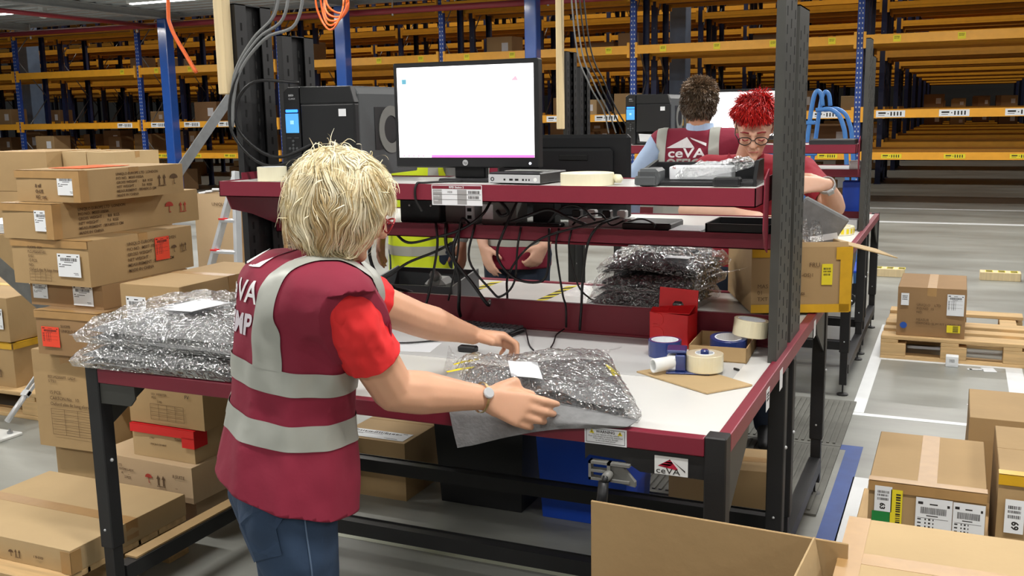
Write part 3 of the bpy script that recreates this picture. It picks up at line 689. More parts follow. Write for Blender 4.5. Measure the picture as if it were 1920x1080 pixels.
# ------------------------------------------------------------------ right foreground cartons
pallet('wooden pallet under the two numbered cartons at the right', 1.0, .80, .82, .82, 90)
c = carton('carton with the number 63 sticker, a green and yellow label and two white lists', .562, .88, .144, .318, .485, .302, 0, 0, seam='y', edge=['ft'])
lab(c, 'front', .018, .212, .048, .078, 'bar'); text('63', .02, fT(c, 'front', .034, .238) @ Matrix.Rotation(math.radians(-90), 4, 'Z') @ Matrix.Translation((0, 0, .0008)), K['ink'], c, bold=.0008)
lab(c, 'front', .063, .135, .032, .148, 'vbar', K['yellow'], name='yellow_label'); lab(c, 'front', .012, .145, .05, .066, 'plain', K['green'], name='green_label')
lab(c, 'front', .132, .07, .098, .2, 'list'); lab(c, 'front', .232, .07, .084, .198, 'list'); prt(c, 'front', .11, .12, '34\nKO', .016)
c = carton('tall carton with the number 69 sticker and yellow tape at the right edge', 1.2, .90, .144, .61, .47, .36, 0, 0, edge=['ft', 'fb'], tm=K['ytape'], tape=False)
lab(c, 'front', .02, .19, .05, .10, 'bar'); text('69', .026, fT(c, 'front', .045, .20) @ Matrix.Rotation(math.radians(90), 4, 'Z') @ Matrix.Translation((0, -.012, .0008)), K['ink'], c, bold=.0008)
carton('carton behind the one with the number 69', 1.12, 1.66, 0, .60, .40, .44, 0, 0, seam='y')
c = carton('large closed carton in the right foreground with taped seam', .98, -.36, 0, .72, .42, .65, 0, 1, seam='x', edge=['nv'])
b = MB(); b.box(-.72, -.675, -.001, .42, .6525, .6532); b.build('tape_strip', K['tape'], c)
# open carton in the foreground with a raised flap
c = carton('open carton in the middle foreground, its back flap standing up', .235, -.62, 0, .50, .46, .50, -3, 0, open_top=True, tape=False)
b = MB(); b.bbox(-.53, .02, .455, .461, .47, .685, .0015); b.build('flap', CB[0], c)
b = MB(); T = Matrix.Translation((0.0, .0, .5)) @ Matrix.Rotation(math.radians(38), 4, 'Y'); b.bbox(-.004, .0, .02, .44, 0, .20, .001, T=Matrix.Translation((.0, 0, .5)) @ Matrix.Rotation(math.radians(-12), 4, 'Y')); b.build('flap', CB[1], c)
b = MB(); b.bbox(-.004, .0, .02, .44, 0, .20, .001, T=Matrix.Translation((-.505, 0, .5)) @ Matrix.Rotation(math.radians(-172), 4, 'Y')); b.build('flap', CB[1], c)
b = MB(); b.bbox(-.49, -.01, -.004, 0, 0, .2, .001, T=Matrix.Translation((0, 0, .5)) @ Matrix.Rotation(math.radians(115), 4, 'X')); b.build('flap', CB[1], c)
b = MB(); b.bbox(-.03, .03, -.0, .012, 0, .02, .002); tag(b.build('wood_block', K['wood'], None, (.2, .9, .145)), 'small piece of pallet wood on the pallet edge', 'wood') if False else None
# carton on the sparse pallet at the right
pallet('light wooden pallet on the floor at the right with wide open gaps', .05, 4.32, .83, 1.0, 0, True)
c = carton('brown carton with a blue dot and white sticker on the right pallet', .52, 4.36, .146, .385, .55, .30, 0, 2, seam='y')
lab(c, 'front', .02, .19, .045, .075, 'bar'); lab(c, 'front', .28, .14, .095, .13, 'list'); lab(c, 'front', .285, .035, .075, .045, 'vbar', K['yellow'], name='yellow_label')
b = MB(); b.lathe([(0, 0), (.02, 0), (.02, .0006), (0, .0006)], 20); o = b.build('blue_dot', K['bluedot'], c); o.matrix_local = fT(c, 'front', .04, .065)
prt(c, 'front', .11, .19, 'UNIQLO    LTD\nP.O.NO  15\nNO.\n\nMEASUR  :\nOXFORD SLIM FIT LONG  TT', .02)
b = MB(); b.bbox(-.035, .035, -.03, .03, 0, .065, .003); o = b.build('small_box', K['paper'], None, (.46, 4.25, 0)); tag(o, 'small white box on the floor against the right pallet', 'box'); label_mesh(.045, .045, 'bar', frame_T((-.022, -.0305, .01), (1,0,0), (0,0,1)), o)
# wooden stop blocks with hazard tape
for x, y, wd, lab_ in ((-.12, 7.6, .30, 'wooden floor block with black and yellow stripes right of the second table'), (.82, 7.66, .33, 'wooden floor block with black and yellow stripes near the right edge')):
    b = MB(); b.bbox(-wd/2, wd/2, -.07, .07, 0, .075, .004); o = b.build('stop_block', K['pine'], None, (x, y, 0)); tag(o, lab_, 'block')
    b = MB()
    for i in range(3): 
        for j in range(3): b.box(-wd/2+.05+i*.1, -wd/2+.1+i*.1, -.05+j*.035, -.03+j*.035, .0755, .0765, 0)
    b.build('hazard_sticker', K['ink'], o); b = MB()
    for i in range(3): b.box(-wd/2+.045+i*.1, -wd/2+.105+i*.1, -.055, .055, .0752, .0756, 0)
    b.build('hazard_sticker', K['yellow'], o)
b = MB(); b.bbox(-.05, .05, -.06, .06, 0, .1, .01); b.lathe([(0,.1),(.03,.1),(.03,.115),(0,.115)], 12); tag(b.build('floor_stop', K['plast'], None, (1.06, 7.6, 0)), 'black rubber stop beside the striped block at the right edge', 'stop')
# paper hang tags and scraps on the floor
for x, y, a, l in ((.66, 3.42, 0, 'white paper tag lying in the marked floor bay'), (.66, 4.22, .2, 'white paper tag lying in front of the right pallet')):
    b = MB(); b.box(-.035, .035, -.05, .05, .0014, .002); b.box(-.105, -.03, -.012, .012, .0014, .002); b.lathe([(0,.0014),(.014,.0014),(.014,.002),(0,.002)], 12, 0, Matrix.Translation((-.105, 0, 0))); tag(b.build('paper_tag', K['paper'], None, (x, y, 0), a), l, 'paper')
b = MB(); b.prism([(-.03, -.02), (.04, -.03), (.035, .025), (-.02, .03)], .001); tag(b.build('paper_scrap', K['paper'], None, (-1.35, .95, .001)), 'torn scrap of white paper on the floor under the table', 'paper')
b = MB(); b.prism([(-.05, -.03), (.05, -.04), (.06, .03), (0, .06), (-.06, .03)], .012); tag(b.build('rag', K['redlab'], None, (-.36, 3.02, .002)), 'small red rag on the floor between the tables', 'rag')
# ribbed rubber mats between the two tables
for y0, y1, l in ((1.63, 2.47, 'nearer ribbed grey rubber mat between the two tables'), (2.475, 3.25, 'further ribbed grey rubber mat between the two tables')):
    b = MB(); b.box(-1.85, 0, y0, y1, .0015, .009); x = -1.83
    while x < -.02: b.box(x, x+.012, y0+.03, y1-.03, .009, .014); x += .028
    o = b.build('floor_mat', K['matrub'], None, (.01, 0, 0)); tag(o, l, 'mat')
# things under the front table
c = carton('carton with a white sheet on top standing under the table', -1.53, 1.19, 0, .32, .5, .24, 0, 0, tape=False); lab(c, 'top', .0, .02, .30, .09, 'ship')
c = carton('flat tan carton under the right table end, white sticker along its edge', -.12, 1.5, 0, .40, .26, .20, 8, 0); lab(c, 'front', .1, .0, .28, .03, 'list')
def bin_(name, lab_, x0, x1, y0, y1, h, m):
    b = MB(); tp = .03
    lo = [(x0+tp, y0+tp), (x1-tp, y0+tp), (x1-tp, y1-tp), (x0+tp, y1-tp)]; hi = [(x0, y0), (x1, y0), (x1, y1), (x0, y1)]
    v = [(*p, 0.001) for p in lo]+[(*p, h) for p in hi]+[(p[0]*.96+(x0+x1)*.02, p[1]*.96+(y0+y1)*.02, h) for p in hi]+[(p[0]*.96+(x0+x1)*.02, p[1]*.96+(y0+y1)*.02, .02) for p in lo]
    f = [(3,2,1,0)]
    for k in range(4): j = (k+1) % 4; f += [(k,j,4+j,4+k), (4+k,4+j,8+j,8+k), (8+k,8+j,12+j,12+k)]
    f.append((12,13,14,15)); b.add(v, f); o = b.build(name, m); tag(o, lab_, 'bin')
    b = MB(); b.tube([(x0-.006, y0-.006, h), (x1+.006, y0-.006, h), (x1+.006, y1+.006, h), (x0-.006, y1+.006, h), (x0-.006, y0-.006, h)], .012, 6); b.build('rim', m, o); return o
bin_('waste_bin', 'tall black waste bin under the table', -1.43, -1.02, 1.22, 1.55, .60, K['plast'])
o = bin_('waste_bin', 'blue plastic bin under the table behind the crank', -.99, -.60, 1.22, 1.6, .58, K['bin_blue'])
text('V', .16, frame_T((-.90, 1.243, .35), (1,0,0), (0,0,1)), K['ink'], o, 'marker_letter', xs=1.3)
# ------------------------------------------------------------------ wrapped clothes
def film_mat(name, op=.30):
    m = bpy.data.materials.new(name); m.use_nodes = True; nt = m.node_tree; nt.nodes.clear()
    out = nt.nodes.new('ShaderNodeOutputMaterial'); mx = nt.nodes.new('ShaderNodeMixShader'); tr = nt.nodes.new('ShaderNodeBsdfTransparent'); gl = nt.nodes.new('ShaderNodeBsdfPrincipled')
    gl.inputs['Base Color'].default_value = (.95, .96, .97, 1); gl.inputs['Roughness'].default_value = .17; gl.inputs['Metallic'].default_value = 1
    lw = nt.nodes.new('ShaderNodeLayerWeight'); lw.inputs[0].default_value = .35; mr = nt.nodes.new('ShaderNodeMapRange'); mr.inputs[3].default_value = op*.6; mr.inputs[4].default_value = min(.95, op*2.0)
    tc = nt.nodes.new('ShaderNodeTexCoord'); n = nt.nodes.new('ShaderNodeTexVoronoi'); n.inputs['Scale'].default_value = 62; nz = nt.nodes.new('ShaderNodeTexNoise'); nz.inputs['Scale'].default_value = 9; nz.inputs['Detail'].default_value = 3; mxv = nt.nodes.new('ShaderNodeMix'); mxv.data_type = 'RGBA'; mxv.inputs[0].default_value = .25; nt.links.new(tc.outputs['Object'], nz.inputs[0]); nt.links.new(tc.outputs['Object'], mxv.inputs[6]); nt.links.new(nz.outputs['Color'], mxv.inputs[7])
    bp = nt.nodes.new('ShaderNodeBump'); bp.inputs['Strength'].default_value = .75; bp.inputs['Distance'].default_value = .012
    L = nt.links.new; L(mxv.outputs[2], n.inputs[0]); L(n.outputs[0], bp.inputs['Height']); L(bp.outputs[0], gl.inputs['Normal']); L(lw.outputs['Facing'], mr.inputs[0]); L(mr.outputs[0], mx.inputs[0]); L(tr.outputs[0], mx.inputs[1]); L(gl.outputs[0], mx.inputs[2]); L(mx.outputs[0], out.inputs[0])
    return m
K['film'] = film_mat('clear_film', .34); K['film2'] = film_mat('clear_film_thin', .2)
K['cloth_g'] = mat('grey_cloth', (128, 129, 130), .85, noise=.14, scale=30, bump=.15, bscale=120)
K['cloth_d'] = mat('charcoal_cloth', (52, 53, 56), .85, noise=.2, scale=20, bump=.15, bscale=120)
def hashn(x, y, s=0.):
    v = math.sin(x*12.9898+y*78.233+s*37.7)*43758.5453; return v-math.floor(v)
def vnoise(x, y, s=0.):
    i, j = math.floor(x), math.floor(y); a, b_ = x-i, y-j; a = a*a*(3-2*a); b_ = b_*b_*(3-2*b_)
    return (hashn(i,j,s)*(1-a)+hashn(i+1,j,s)*a)*(1-b_)+(hashn(i,j+1,s)*(1-a)+hashn(i+1,j+1,s)*a)*b_
def pillow(q, z0, th, nu, nv, amp, frq, seed, p=5, grow=0., lift=None, flat=True, bottom=True, jit=0.):
    """q: four xy corners front-left, front-right, back-right, back-left"""
    A, B, Cc, D = [Vector((c[0], c[1], 0)) for c in q]; b = MB(); v = []; idx = {}
    rnd = random.Random(seed)
    def pos(u, w):
        u2, w2 = .5+(u-.5)*(1+grow), .5+(w-.5)*(1+grow); return (A*(1-u2)+B*u2)*(1-w2)+(D*(1-u2)+Cc*u2)*w2
    for s in ((0, 1) if bottom else (1,)):
        for j in range(nv+1):
            for i in range(nu+1):
                u, w = i/nu, j/nv; pr = (max(0, 1-abs(2*u-1)**p)*max(0, 1-abs(2*w-1)**p))**.5
                x = pos(u, w); zz = z0
                if s: zz += th*pr*(.85+.3*vnoise(u*3, w*3, seed)) + amp*pr**.3*(vnoise(u*frq, w*frq, seed+1)+.5*vnoise(u*frq*2.3, w*frq*2.3, seed+2)-.6)
                if jit and s: x = x+Vector((rnd.uniform(-1,1), rnd.uniform(-1,1), 0))*jit
                if i in (0, nu) or j in (0, nv): zz = z0+.3*th+amp*(vnoise(u*frq*1.5, w*frq*1.5, seed)-.5)
                if lift: zz += lift(u, w); 
                x.z = zz; idx[s, i, j] = len(v); v.append(x)
    f = []
    for s in ((0, 1) if bottom else (1,)):
        for j in range(nv):
            for i in range(nu):
                a, b2, c, d = idx[s,i,j], idx[s,i+1,j], idx[s,i+1,j+1], idx[s,i,j+1]
                if not s: f.append((d, c, b2, a))
                elif (i+j) % 2: f += [(a, b2, c), (a, c, d)]
                else: f += [(a, b2, d), (b2, c, d)]
    b.add(v, f, 0, not flat); return b
def wrapped(label, q, z0, th, layers, cm, seed, group, paper=None, lift=None, film='film', tips=None):
    t = thing('wrapped_garment', label, 'clothes', (0, 0, 0), 0, group)
    lh = th/layers
    for k in range(layers):
        rnd = random.Random(seed+k); qq = [(c[0]+rnd.uniform(-.012, .012), c[1]+rnd.uniform(-.012, .012)) for c in q]
        o = pillow(qq, z0+.003+k*lh, lh*1.12, 26, 20, .006, 6, seed+k, 7, -.06, lift, False).build('folded_cloth', cm, t)
    pillow(q, z0+.002, th*1.12+.024, 56, 42, .017, 15, seed+9, 9, .05, lift, True, True, .004).build('film', K[film], t)
    if tips:
        for i, (a, c, d) in enumerate(tips):
            b = MB(); n = 9; v = []
            A, Cc, D = Vector(a), Vector(c), Vector(d)
            for j in range(n):
                for i2 in range(n-j):
                    s, r = i2/(n-1), j/(n-1); p_ = A*(1-s-r)+Cc*s+D*r; v.append(p_+Vector((0, 0, .012*(vnoise(s*5, r*5, seed+i)-.5))))
            f = []; k0 = 0
            for j in range(n-1):
                r0, r1 = n-j, n-j-1
                for i2 in range(r1):
                    f.append((k0+i2, k0+i2+1, k0+r0+i2))
                    if i2 < r1-1: f.append((k0+i2+1, k0+r0+i2+1, k0+r0+i2))
                k0 += r0
            b.add(v, f); b.build('film', K['film2'], t)
    if paper:
        b = pillow(paper, z0+th*1.12+.034, .002, 4, 4, .003, 2, seed, 9, 0, None, False, True); b.build('paper_slip', K['paper'], t)
    return t
G1 = 'wrapped grey clothes on the left end of the table'
wrapped('lower film wrapped bundle of grey clothes on the left end of the table', [(-1.93, -.03), (-1.36, -.01), (-1.40, .50), (-2.0, .47)], .819, .045, 2, K['cloth_g'], 11, G1)
wrapped('upper film wrapped bundle of grey clothes at the table left end, white slip on top', [(-1.94, .0), (-1.36, -.01), (-1.38, .52), (-1.98, .5)], .886, .048, 2, K['cloth_g'], 23, G1, [(-1.76, .14), (-1.62, .14), (-1.60, .30), (-1.74, .32)])
G2 = 'wrapped dark clothes on the rear worktop'
tq = [(-.80, 1.33), (-.44, 1.33), (-.40, 1.74), (-.80, 1.72)]
wrapped('lowest film wrapped pile of dark clothes behind the red box', tq, .808, .055, 3, K['cloth_d'], 31, G2, tips=[((-.80, 1.36, .84), (-.93, 1.36, .86), (-.82, 1.55, .9))])
wrapped('middle film wrapped pile of dark clothes behind the red box', [(c[0]+.02, c[1]+.01) for c in tq], .878, .045, 2, K['cloth_d'], 37, G2)
wrapped('topmost film wrapped pile of dark clothes behind the red box, with a white slip', [(-.76, 1.34), (-.40, 1.36), (-.36, 1.72), (-.75, 1.74)], .945, .03, 2, K['cloth_d'], 41, G2, [(-.52, 1.37), (-.43, 1.36), (-.43, 1.42), (-.52, 1.43)], lambda u, w: .06*math.exp(-((u-.42)**2/.07+(w-.45)**2/.15)), tips=[((-.36, 1.40, .95), (-.22, 1.42, .985), (-.37, 1.6, .93)), ((-.66, 1.5, .99), (-.60, 1.5, 1.07), (-.45, 1.55, .98))])
# ------------------------------------------------------------------ computer things on the front shelf
Z1 = 1.3225
t = thing('monitor', 'black monitor with a bright white screen on the middle of the front shelf', 'monitor', (-1.005, .75, Z1))
b = MB(); b.bbox(-.255, .255, 0, .035, .045, .38, .004); b.build('casing', K['plast'], t)
b = MB(); b.box(-.24, .24, -.0015, 0, .078, .365); sc = b.build('screen', K['screen'], t)
b = MB(); b.box(-.12, .24, -.0022, -.0015, .078, .086, 0); b.box(.16, .163, -.0022, -.0015, .34, .341, 0); b.build('taskbar', K['pink'], sc)
b = MB(); b.prism([(0, 0), (.024, 0), (.016, .014)], .0006, 0, frame_T((.165, -.0016, .315), (1,0,0), (0,0,1))); b.build('screen_logo', mat('pale_red', (235, 150, 165), .5, emit=.9), sc)
b = MB(); b.box(-.222, -.206, -.0022, -.0016, .313, .328, 0); b.build('screen_icon', mat('teal_icon', (90, 150, 170), .5, emit=.7), sc)
b = MB(); 
for i in range(5): b.box(-.225+i*.018, -.219+i*.018, -.0022, -.0016, .081, .085, 0)
b.build('screen_icon', mat('pink_icon', (220, 130, 170), .5, emit=.8), sc)
b = MB(); b.lathe([(0, 0), (.0095, 0), (.0095, .0012), (0, .0012)], 20, 0, frame_T((0, -.0002, .0615), (1,0,0), (0,0,1))); lg = b.build('badge', K['silver'], t); text('hp', .012, frame_T((-.0055, -.0016, .0575), (1,0,0), (0,0,1)), K['plast'], lg, 'badge_lettering')
b = MB(); b.lathe([(0, 0), (.004, 0), (.004, .001), (0, .001)], 12, 0, frame_T((.225, -.0002, .06), (1,0,0), (0,0,1))); b.build('power_light', mat('led_white', (230, 235, 255), .4, emit=2), t)
b = MB(); b.bbox(-.055, .055, .03, .06, .01, .2, .004); b.bbox(-.09, .09, -.02, .14, 0, .012, .004); b.build('stand', K['plast'], t)
# printer
def printer(label, first):
    t = thing('label_printer', label, 'printer', (-1.605, .82, Z1+.005)); w_ = .145
    b = MB(); T = frame_T((0, 0, 0), (1,0,0), (0,0,1))
    # body: profile in x-z extruded backwards
    pr = [(-w_, 0), (w_, 0), (w_, .285), (w_-.02, .312), (-w_+.02, .316), (-w_, .30)]
    b.prism(pr, -.40, 0, T @ Matrix.Translation((0, 0, -.03))); bevel(b.build('body', K['plastg'], t), .006, 3)
    b = MB(); b.bbox(-w_+.07, w_+.003, -.002, .03, .075, .255, .004); b.prism([(-w_+.07, .255), (w_+.003, .255), (w_-.014, .312), (-w_+.07, .314)], -.03, 0, T); bevel(b.build('door', K['plast'], t), .003, 2)
    b = MB(); b.prism([(-w_, 0), (-w_+.066, 0), (-w_+.066, .314), (-w_+.02, .314), (-w_, .30)], -.035, 0, T); pn = bevel(b.build('control_panel', K['plast'], t), .003, 2)
    b = MB(); b.bbox(-w_+.008, -w_+.06, -.004, 0, .226, .236, .002); b.build('status_light', K['ledb'], pn)
    b = MB(); b.box(-w_+.006, -w_+.06, -.002, 0, .155, .222); b.box(-w_+.026, -w_+.04, -.003, -.002, .185, .198, 1); b.build('display', [K['screenb'], mat('screen_pale', (150, 205, 235), .4, emit=.6)], pn)
    b = MB()
    for x, z in ((.033, .126), (.018, .1), (.033, .1), (.048, .1), (.033, .112), (.033, .088)): b.lathe([(0, 0), (.005, 0), (.005, .002), (0, .003)], 10, 0, frame_T((-w_+x, -.0, z), (1,0,0), (0,0,1)))
    b.box(-w_+.008, -w_+.026, -.002, 0, .136, .139); b.box(-w_+.04, -w_+.058, -.002, 0, .136, .139); b.build('button', K['plastg'], pn)
    text('sato', .013, frame_T((-w_+.022, -.0008, .282), (1,0,0), (0,0,1)), K['silver'], pn, 'badge_lettering', bold=.0003); text('CL4NX', .009, frame_T((-w_+.022, -.0008, .270), (1,0,0), (0,0,1)), K['silver'], pn, 'badge_lettering')
    b = MB(); b.box(-w_+.085, w_-.01, -.001, .03, .03, .07); b.build('paper_slot', K['slot'], t)
    b = MB(); b.prism([(-.05, .07), (.09, .062), (.09, .035), (.05, .03), (.045, .015), (-.045, .02)], .002, 0, frame_T((0, -.004, 0), (1,0,0), (0,-.3,1))); b.build('label_strip', K['paper'], t)
    label_mesh(.03, .025, 'plain', frame_T((w_-.06, -.0035, .21), (1,0,0), (0,0,1)), t, 'white_sticker')
    b = MB(); b.box(w_, w_+.0015, .13, .36, .09, .24); wd = b.build('window', K['plast'], t)
    b = MB(); b.lathe([(.05, 0), (.085, 0), (.085, .002), (.05, .002)], 28, 0, frame_T((w_+.0015, .24, .16), (0,1,0), (0,0,1))); b.build('roll', K['plastm'], wd)
    b = MB(); b.box(w_+.0015, w_+.003, .30, .335, .11, .15); b.build('yellow_tab', K['ytape'], wd)
    return t
pr1 = printer('dark grey label printer with a lit blue display behind the blonde woman', True)
pr2 = dup(pr1, (-1.395, 4.13, 1.3275), None, 'smaller looking label printer on the second table, beside the man in the logo vest')
# mini computer
t = thing('mini_computer', 'flat black mini computer with a silver front beside the monitor foot', 'computer', (-.80, .665, Z1), math.radians(-6))
b = MB(); b.bbox(-.09, .09, .004, .18, .003, .036, .003); b.build('casing', K['plast'], t)
b = MB(); b.bbox(-.09, .09, 0, .004, .005, .03, .001); fr = b.build('front_panel', K['silver'], t)
b = MB()
for x, w2 in ((-.035, .006), (-.015, .012), (.005, .012), (.03, .006), (.042, .004), (.052, .004)): b.box(x, x+w2, -.0006, 0, .012, .018)
b.build('port', K['slot'], fr); b = MB(); b.lathe([(.004, 0), (.0065, 0), (.0065, .0008), (.004, .0008)], 14, 0, frame_T((-.075, -.0001, .016), (1,0,0), (0,0,1)), True); b.build('badge', K['plast'], fr)
b = MB(); b.lathe([(0, 0), (.006, 0), (.006, .0008), (0, .0008)], 12, 0, frame_T((.075, -.0001, .016), (1,0,0), (0,0,1))); b.build('power_button', K['white'], fr)
# rolls of tape
def roll(label, x, y, z, r, h, m, core=.038, cat='tape', tilt=None, group=None, coreM=None):
    t = thing('tape_roll', label, cat, (x, y, z), 0, group)
    if tilt: t.rotation_euler = tilt
    b = MB(); b.lathe([(core+.003, 0), (r-.001, 0), (r, .001), (r, h-.001), (r-.001, h), (core+.003, h)], 40, 0, None, True); b.build('tape', m, t)
    b = MB(); b.lathe([(core-.001, .0), (core+.003, .0), (core+.003, h), (core-.001, h)], 32, 0, None, True); b.build('core', coreM or K['paper'], t); return t
t = roll('flat cream roll of wide tape with a loose end beside the mini computer', -.575, .70, Z1, .08, .036, K['masking'])
b = MB(); b.box(.05, .1, -.055, -.053, .002, .034, 0, Matrix.Rotation(.9, 4, 'Z') @ Matrix.Translation((-.03, .14, 0))); b.tube([(.074, .03, .018), (.088, .022, .018), (.096, .008, .018)], .014, 6); b.build('loose_end', K['masking'], t)
roll('white roll of clear tape at the left end of the front shelf', -1.725, .70, Z1, .05, .048, K['masking'])
BT = roll('dark blue tape roll standing flat in front of the red box', -.345, .745, .8065, .05, .05, K['bluet'])
# black tray with papers and film on the right of the shelf
t = thing('black_tray', 'low black tray holding a white box and crumpled film, right end of front shelf', 'tray', (-.245, .70, Z1), math.radians(4))
b = MB(); b.bbox(-.155, .165, .0, .19, 0, .012, .003); b.bbox(-.155, .165, .18, .192, 0, .06, .003); b.prism([(0, 0), (.19, 0), (.19, .07), (.06, .07), (0, .02)], .01, 0, frame_T((.158, 0, 0), (0,1,0), (0,0,1))); b.prism([(0, 0), (.19, 0), (.19, .066), (.03, .05), (0, .03)], .01, 0, frame_T((-.158, 0, 0), (0,1,0), (0,0,1))); b.build('tray_body', K['plast'], t)
b = MB(); b.bbox(-.165, -.105, -.03, .08, 0, .05, .008); b.bbox(-.17, -.11, -.045, -.02, .004, .03, .004); b.build('holder', K['plastg'], t)
b = MB(); b.bbox(.05, .125, -.03, .03, 0, .026, .005); b.box(.06, .115, -.031, -.029, .012, .018); b.build('holder', K['plast'], t)
b = MB(); b.bbox(-.09, .09, .06, .15, .013, .052, .003); b.build('white_box', K['paper'], t); text('N', .012, frame_T((-.08, .0595, .045), (1,0,0), (0,0,1)), K['inkr'], t)
pillow([(-.06, .0), (.15, .02), (.15, .15), (-.05, .14)], .022, .028, 22, 14, .022, 8, 77, 5, 0, lambda u, w: .03*u*u, True).build('film', K['film'], t)
# rear monitor seen from behind
t = thing('monitor', 'black monitor seen from behind, standing on the deep shelf facing the other side', 'monitor', (-.86, 1.22, 1.164))
b = MB(); b.bbox(-.255, .255, .0, .03, .0, .295, .012); b.bbox(-.16, .2, -.02, .0, .05, .25, .012); b.build('casing', K['plast'], t)
b = MB(); b.bbox(-.0, .11, -.024, -.018, .205, .225, .003); b.build('handle_slot', K['slot'], t)
b = MB(); b.bbox(-.08, .08, -.06, .09, .0, .008, .003); b.build('stand', K['plast'], t)
# boxes on the deep shelf
Z2 = 1.1635
def blk(name, label, cat, x, y, z, w_, d, h, m, rz=0, bv=.004):
    b = MB(); b.bbox(-w_/2, w_/2, 0, d, 0, h, bv); o = b.build(name, m, None, (x, y, z), rz); return tag(o, label, cat)
o = blk('power_unit', 'black box with two screws under the shelf behind the woman\'s glasses', 'box', -1.29, .95, Z2, .16, .12, .085, K['plast'])
b = MB(); b.sphere((-.04, -.001, .06), .004, 5); b.sphere((.045, -.001, .06), .004, 5); b.build('screw', K['silver'], o)
blk('network_box', 'grey green metal box beside the black box on the deep shelf', 'box', -1.155, .97, Z2, .09, .12, .1, K['plastm'])
o = blk('docking_station', 'silver upright computer with ports on the deep shelf', 'computer', -1.085, .93, Z2, .035, .15, .1, K['silver'])
b = MB()
for z in (.02, .045, .07): b.box(-.008, .008, -.0008, 0, z, z+.012)
b.build('port', K['slot'], o)
o = blk('grey_case', 'mid grey case with a black strap on the deep shelf', 'box', -.98, .94, Z2, .13, .1, .105, K['plastm'])
b = MB(); b.tube(spline([(0, -.004, .09), (.03, -.02, .07), (.045, -.02, .045), (.02, -.02, .035), (.0, -.012, .05)], 6), .006, 6); b.build('strap', K['plast'], o)
b = MB(); b.box(-.06, -.02, -.0008, 0, .02, .07); b.build('paper_note', K['paper'], o)
blk('power_adapter', 'black power adapter under the station label', 'adapter', -.84, 1.0, Z2, .08, .06, .09, K['plast'])
blk('power_adapter', 'flat black adapter lying left of the rear monitor stand', 'adapter', -.83, .92, Z2, .16, .05, .012, K['plast'])
t = thing('power_strip', 'white power strip full of plugs under the rear monitor', 'power strip', (-.63, .97, Z2))
b = MB(); b.bbox(-.11, .11, 0, .05, 0, .03, .004); b.build('strip_body', K['white'], t)
for i in range(4): b = MB(); b.bbox(-.1+i*.052, -.07+i*.052, .008, .042, .03, .055, .004); b.build('plug', K['white'] if i % 2 else K['plast'], t)
blk('laptop', 'closed flat black computer on the right part of the deep shelf', 'computer', -.46, .93, Z2, .16, .16, .022, K['plast'])
blk('paper_sheet', 'white sheet lying right of the flat black computer', 'paper', -.33, .905, Z2, .1, .15, .006, K['paper'], 0, .001)
t = thing('black_tray', 'shallow black tray on the right end of the deep shelf', 'tray', (-.165, .905, Z2))
b = MB(); b.box(-.1, .1, 0, .2, 0, .006); b.box(-.1, .1, 0, .006, 0, .03); b.box(-.1, .1, .194, .2, 0, .03); b.box(-.1, -.094, 0, .2, 0, .03); b.box(.094, .1, 0, .2, 0, .03); b.build('tray_body', K['plast'], t)
# on the front worktop
ZT = .8065
t = thing('keyboard', 'black keyboard lying against the back board behind the woman\'s hand', 'keyboard', (-1.01, .83, ZT), math.radians(-4))
b = MB(); b.bbox(-.19, .13, -.04, .10, 0, .014, .004); b.build('base', K['plast'], t); b = MB()
for r in range(5):
    for k in range(15): b.bbox(-.183+k*.0205, -.166+k*.0205, -.033+r*.0265, -.012+r*.0265, .014, .022, .002)
tag(b.build('keys', K['plastg'], t), kind='stuff')
blk('scanner', 'small black handheld reader half hidden under the woman\'s wrist', 'scanner', -.93, .57, ZT, .06, .03, .02, K['plast'])
b = MB(); b.box(-.09, .09, -.06, .07, 0, .001); tag(b.build('paper_sheet', K['paper'], None, (-1.14, .58, ZT), .2), 'sheet of thin white paper under the woman\'s far arm', 'paper')
b = MB(); b.box(-.95, .74, -.24, .20, 0, .0008); tag(b.build('grey_pad', mat('pad_grey', (196, 197, 196), .5), None, (-.84, .73, ZT-.0003)), 'pale grey pad covering the back half of the front worktop', 'pad')
b = MB(); b.prism([(0, 0), (.235, -.15), (.33, -.03), (.10, .13)], .004, 0); tag(b.build('cardboard_sheet', CB[1], None, (-.365, .52, ZT+.001)), 'flat sheet of tan cardboard under the tape dispenser', 'cardboard')
# red box with a raised lid flap
t = thing('red_box', 'bright red box with its lid flap standing up against the back board', 'box', (-.365, .86, ZT+.001), math.radians(-14))
b = MB(); hw, dp, h = .068, .06, .105
for a in ((-hw, hw, 0, .002, 0, h), (-hw, hw, dp-.002, dp, 0, h), (-hw, -hw+.002, 0, dp, 0, h), (hw-.002, hw, 0, dp, 0, h), (-hw, hw, 0, dp, 0, .002)): b.box(*a)
b.build('box_body', K['red'], t)
b = MB(); pts = [(-hw, 0), (hw, 0), (hw, .068), (-hw, .068)]
b.prism([(-hw, 0), (-.02, 0), (-.02, .02), (-.012, .03), (.012, .03), (.02, .02), (.02, 0), (hw, 0), (hw, .07), (-hw, .07)], .002, 0, frame_T((0, dp, h), (1,0,0), (0, .1, 1))); b.build('lid_flap', K['red'], t)
b = MB(); b.prism([(-hw+.005, 0), (hw+.004, 0), (hw+.002, .05), (-hw+.02, .036)], .002, 0, frame_T((0, .0, h+.001), (1, 0, .06), (0, .8, .35))); b.build('lid_flap', K['red'], t)
b = MB(); b.prism([(-hw, 0), (-.005, 0), (-.01, .022), (-hw, .022)], .002, 0, frame_T((0, .004, h), (1, 0, .03), (0, .7, .5))); b.build('lid_flap', K['red'], t)
b = MB()
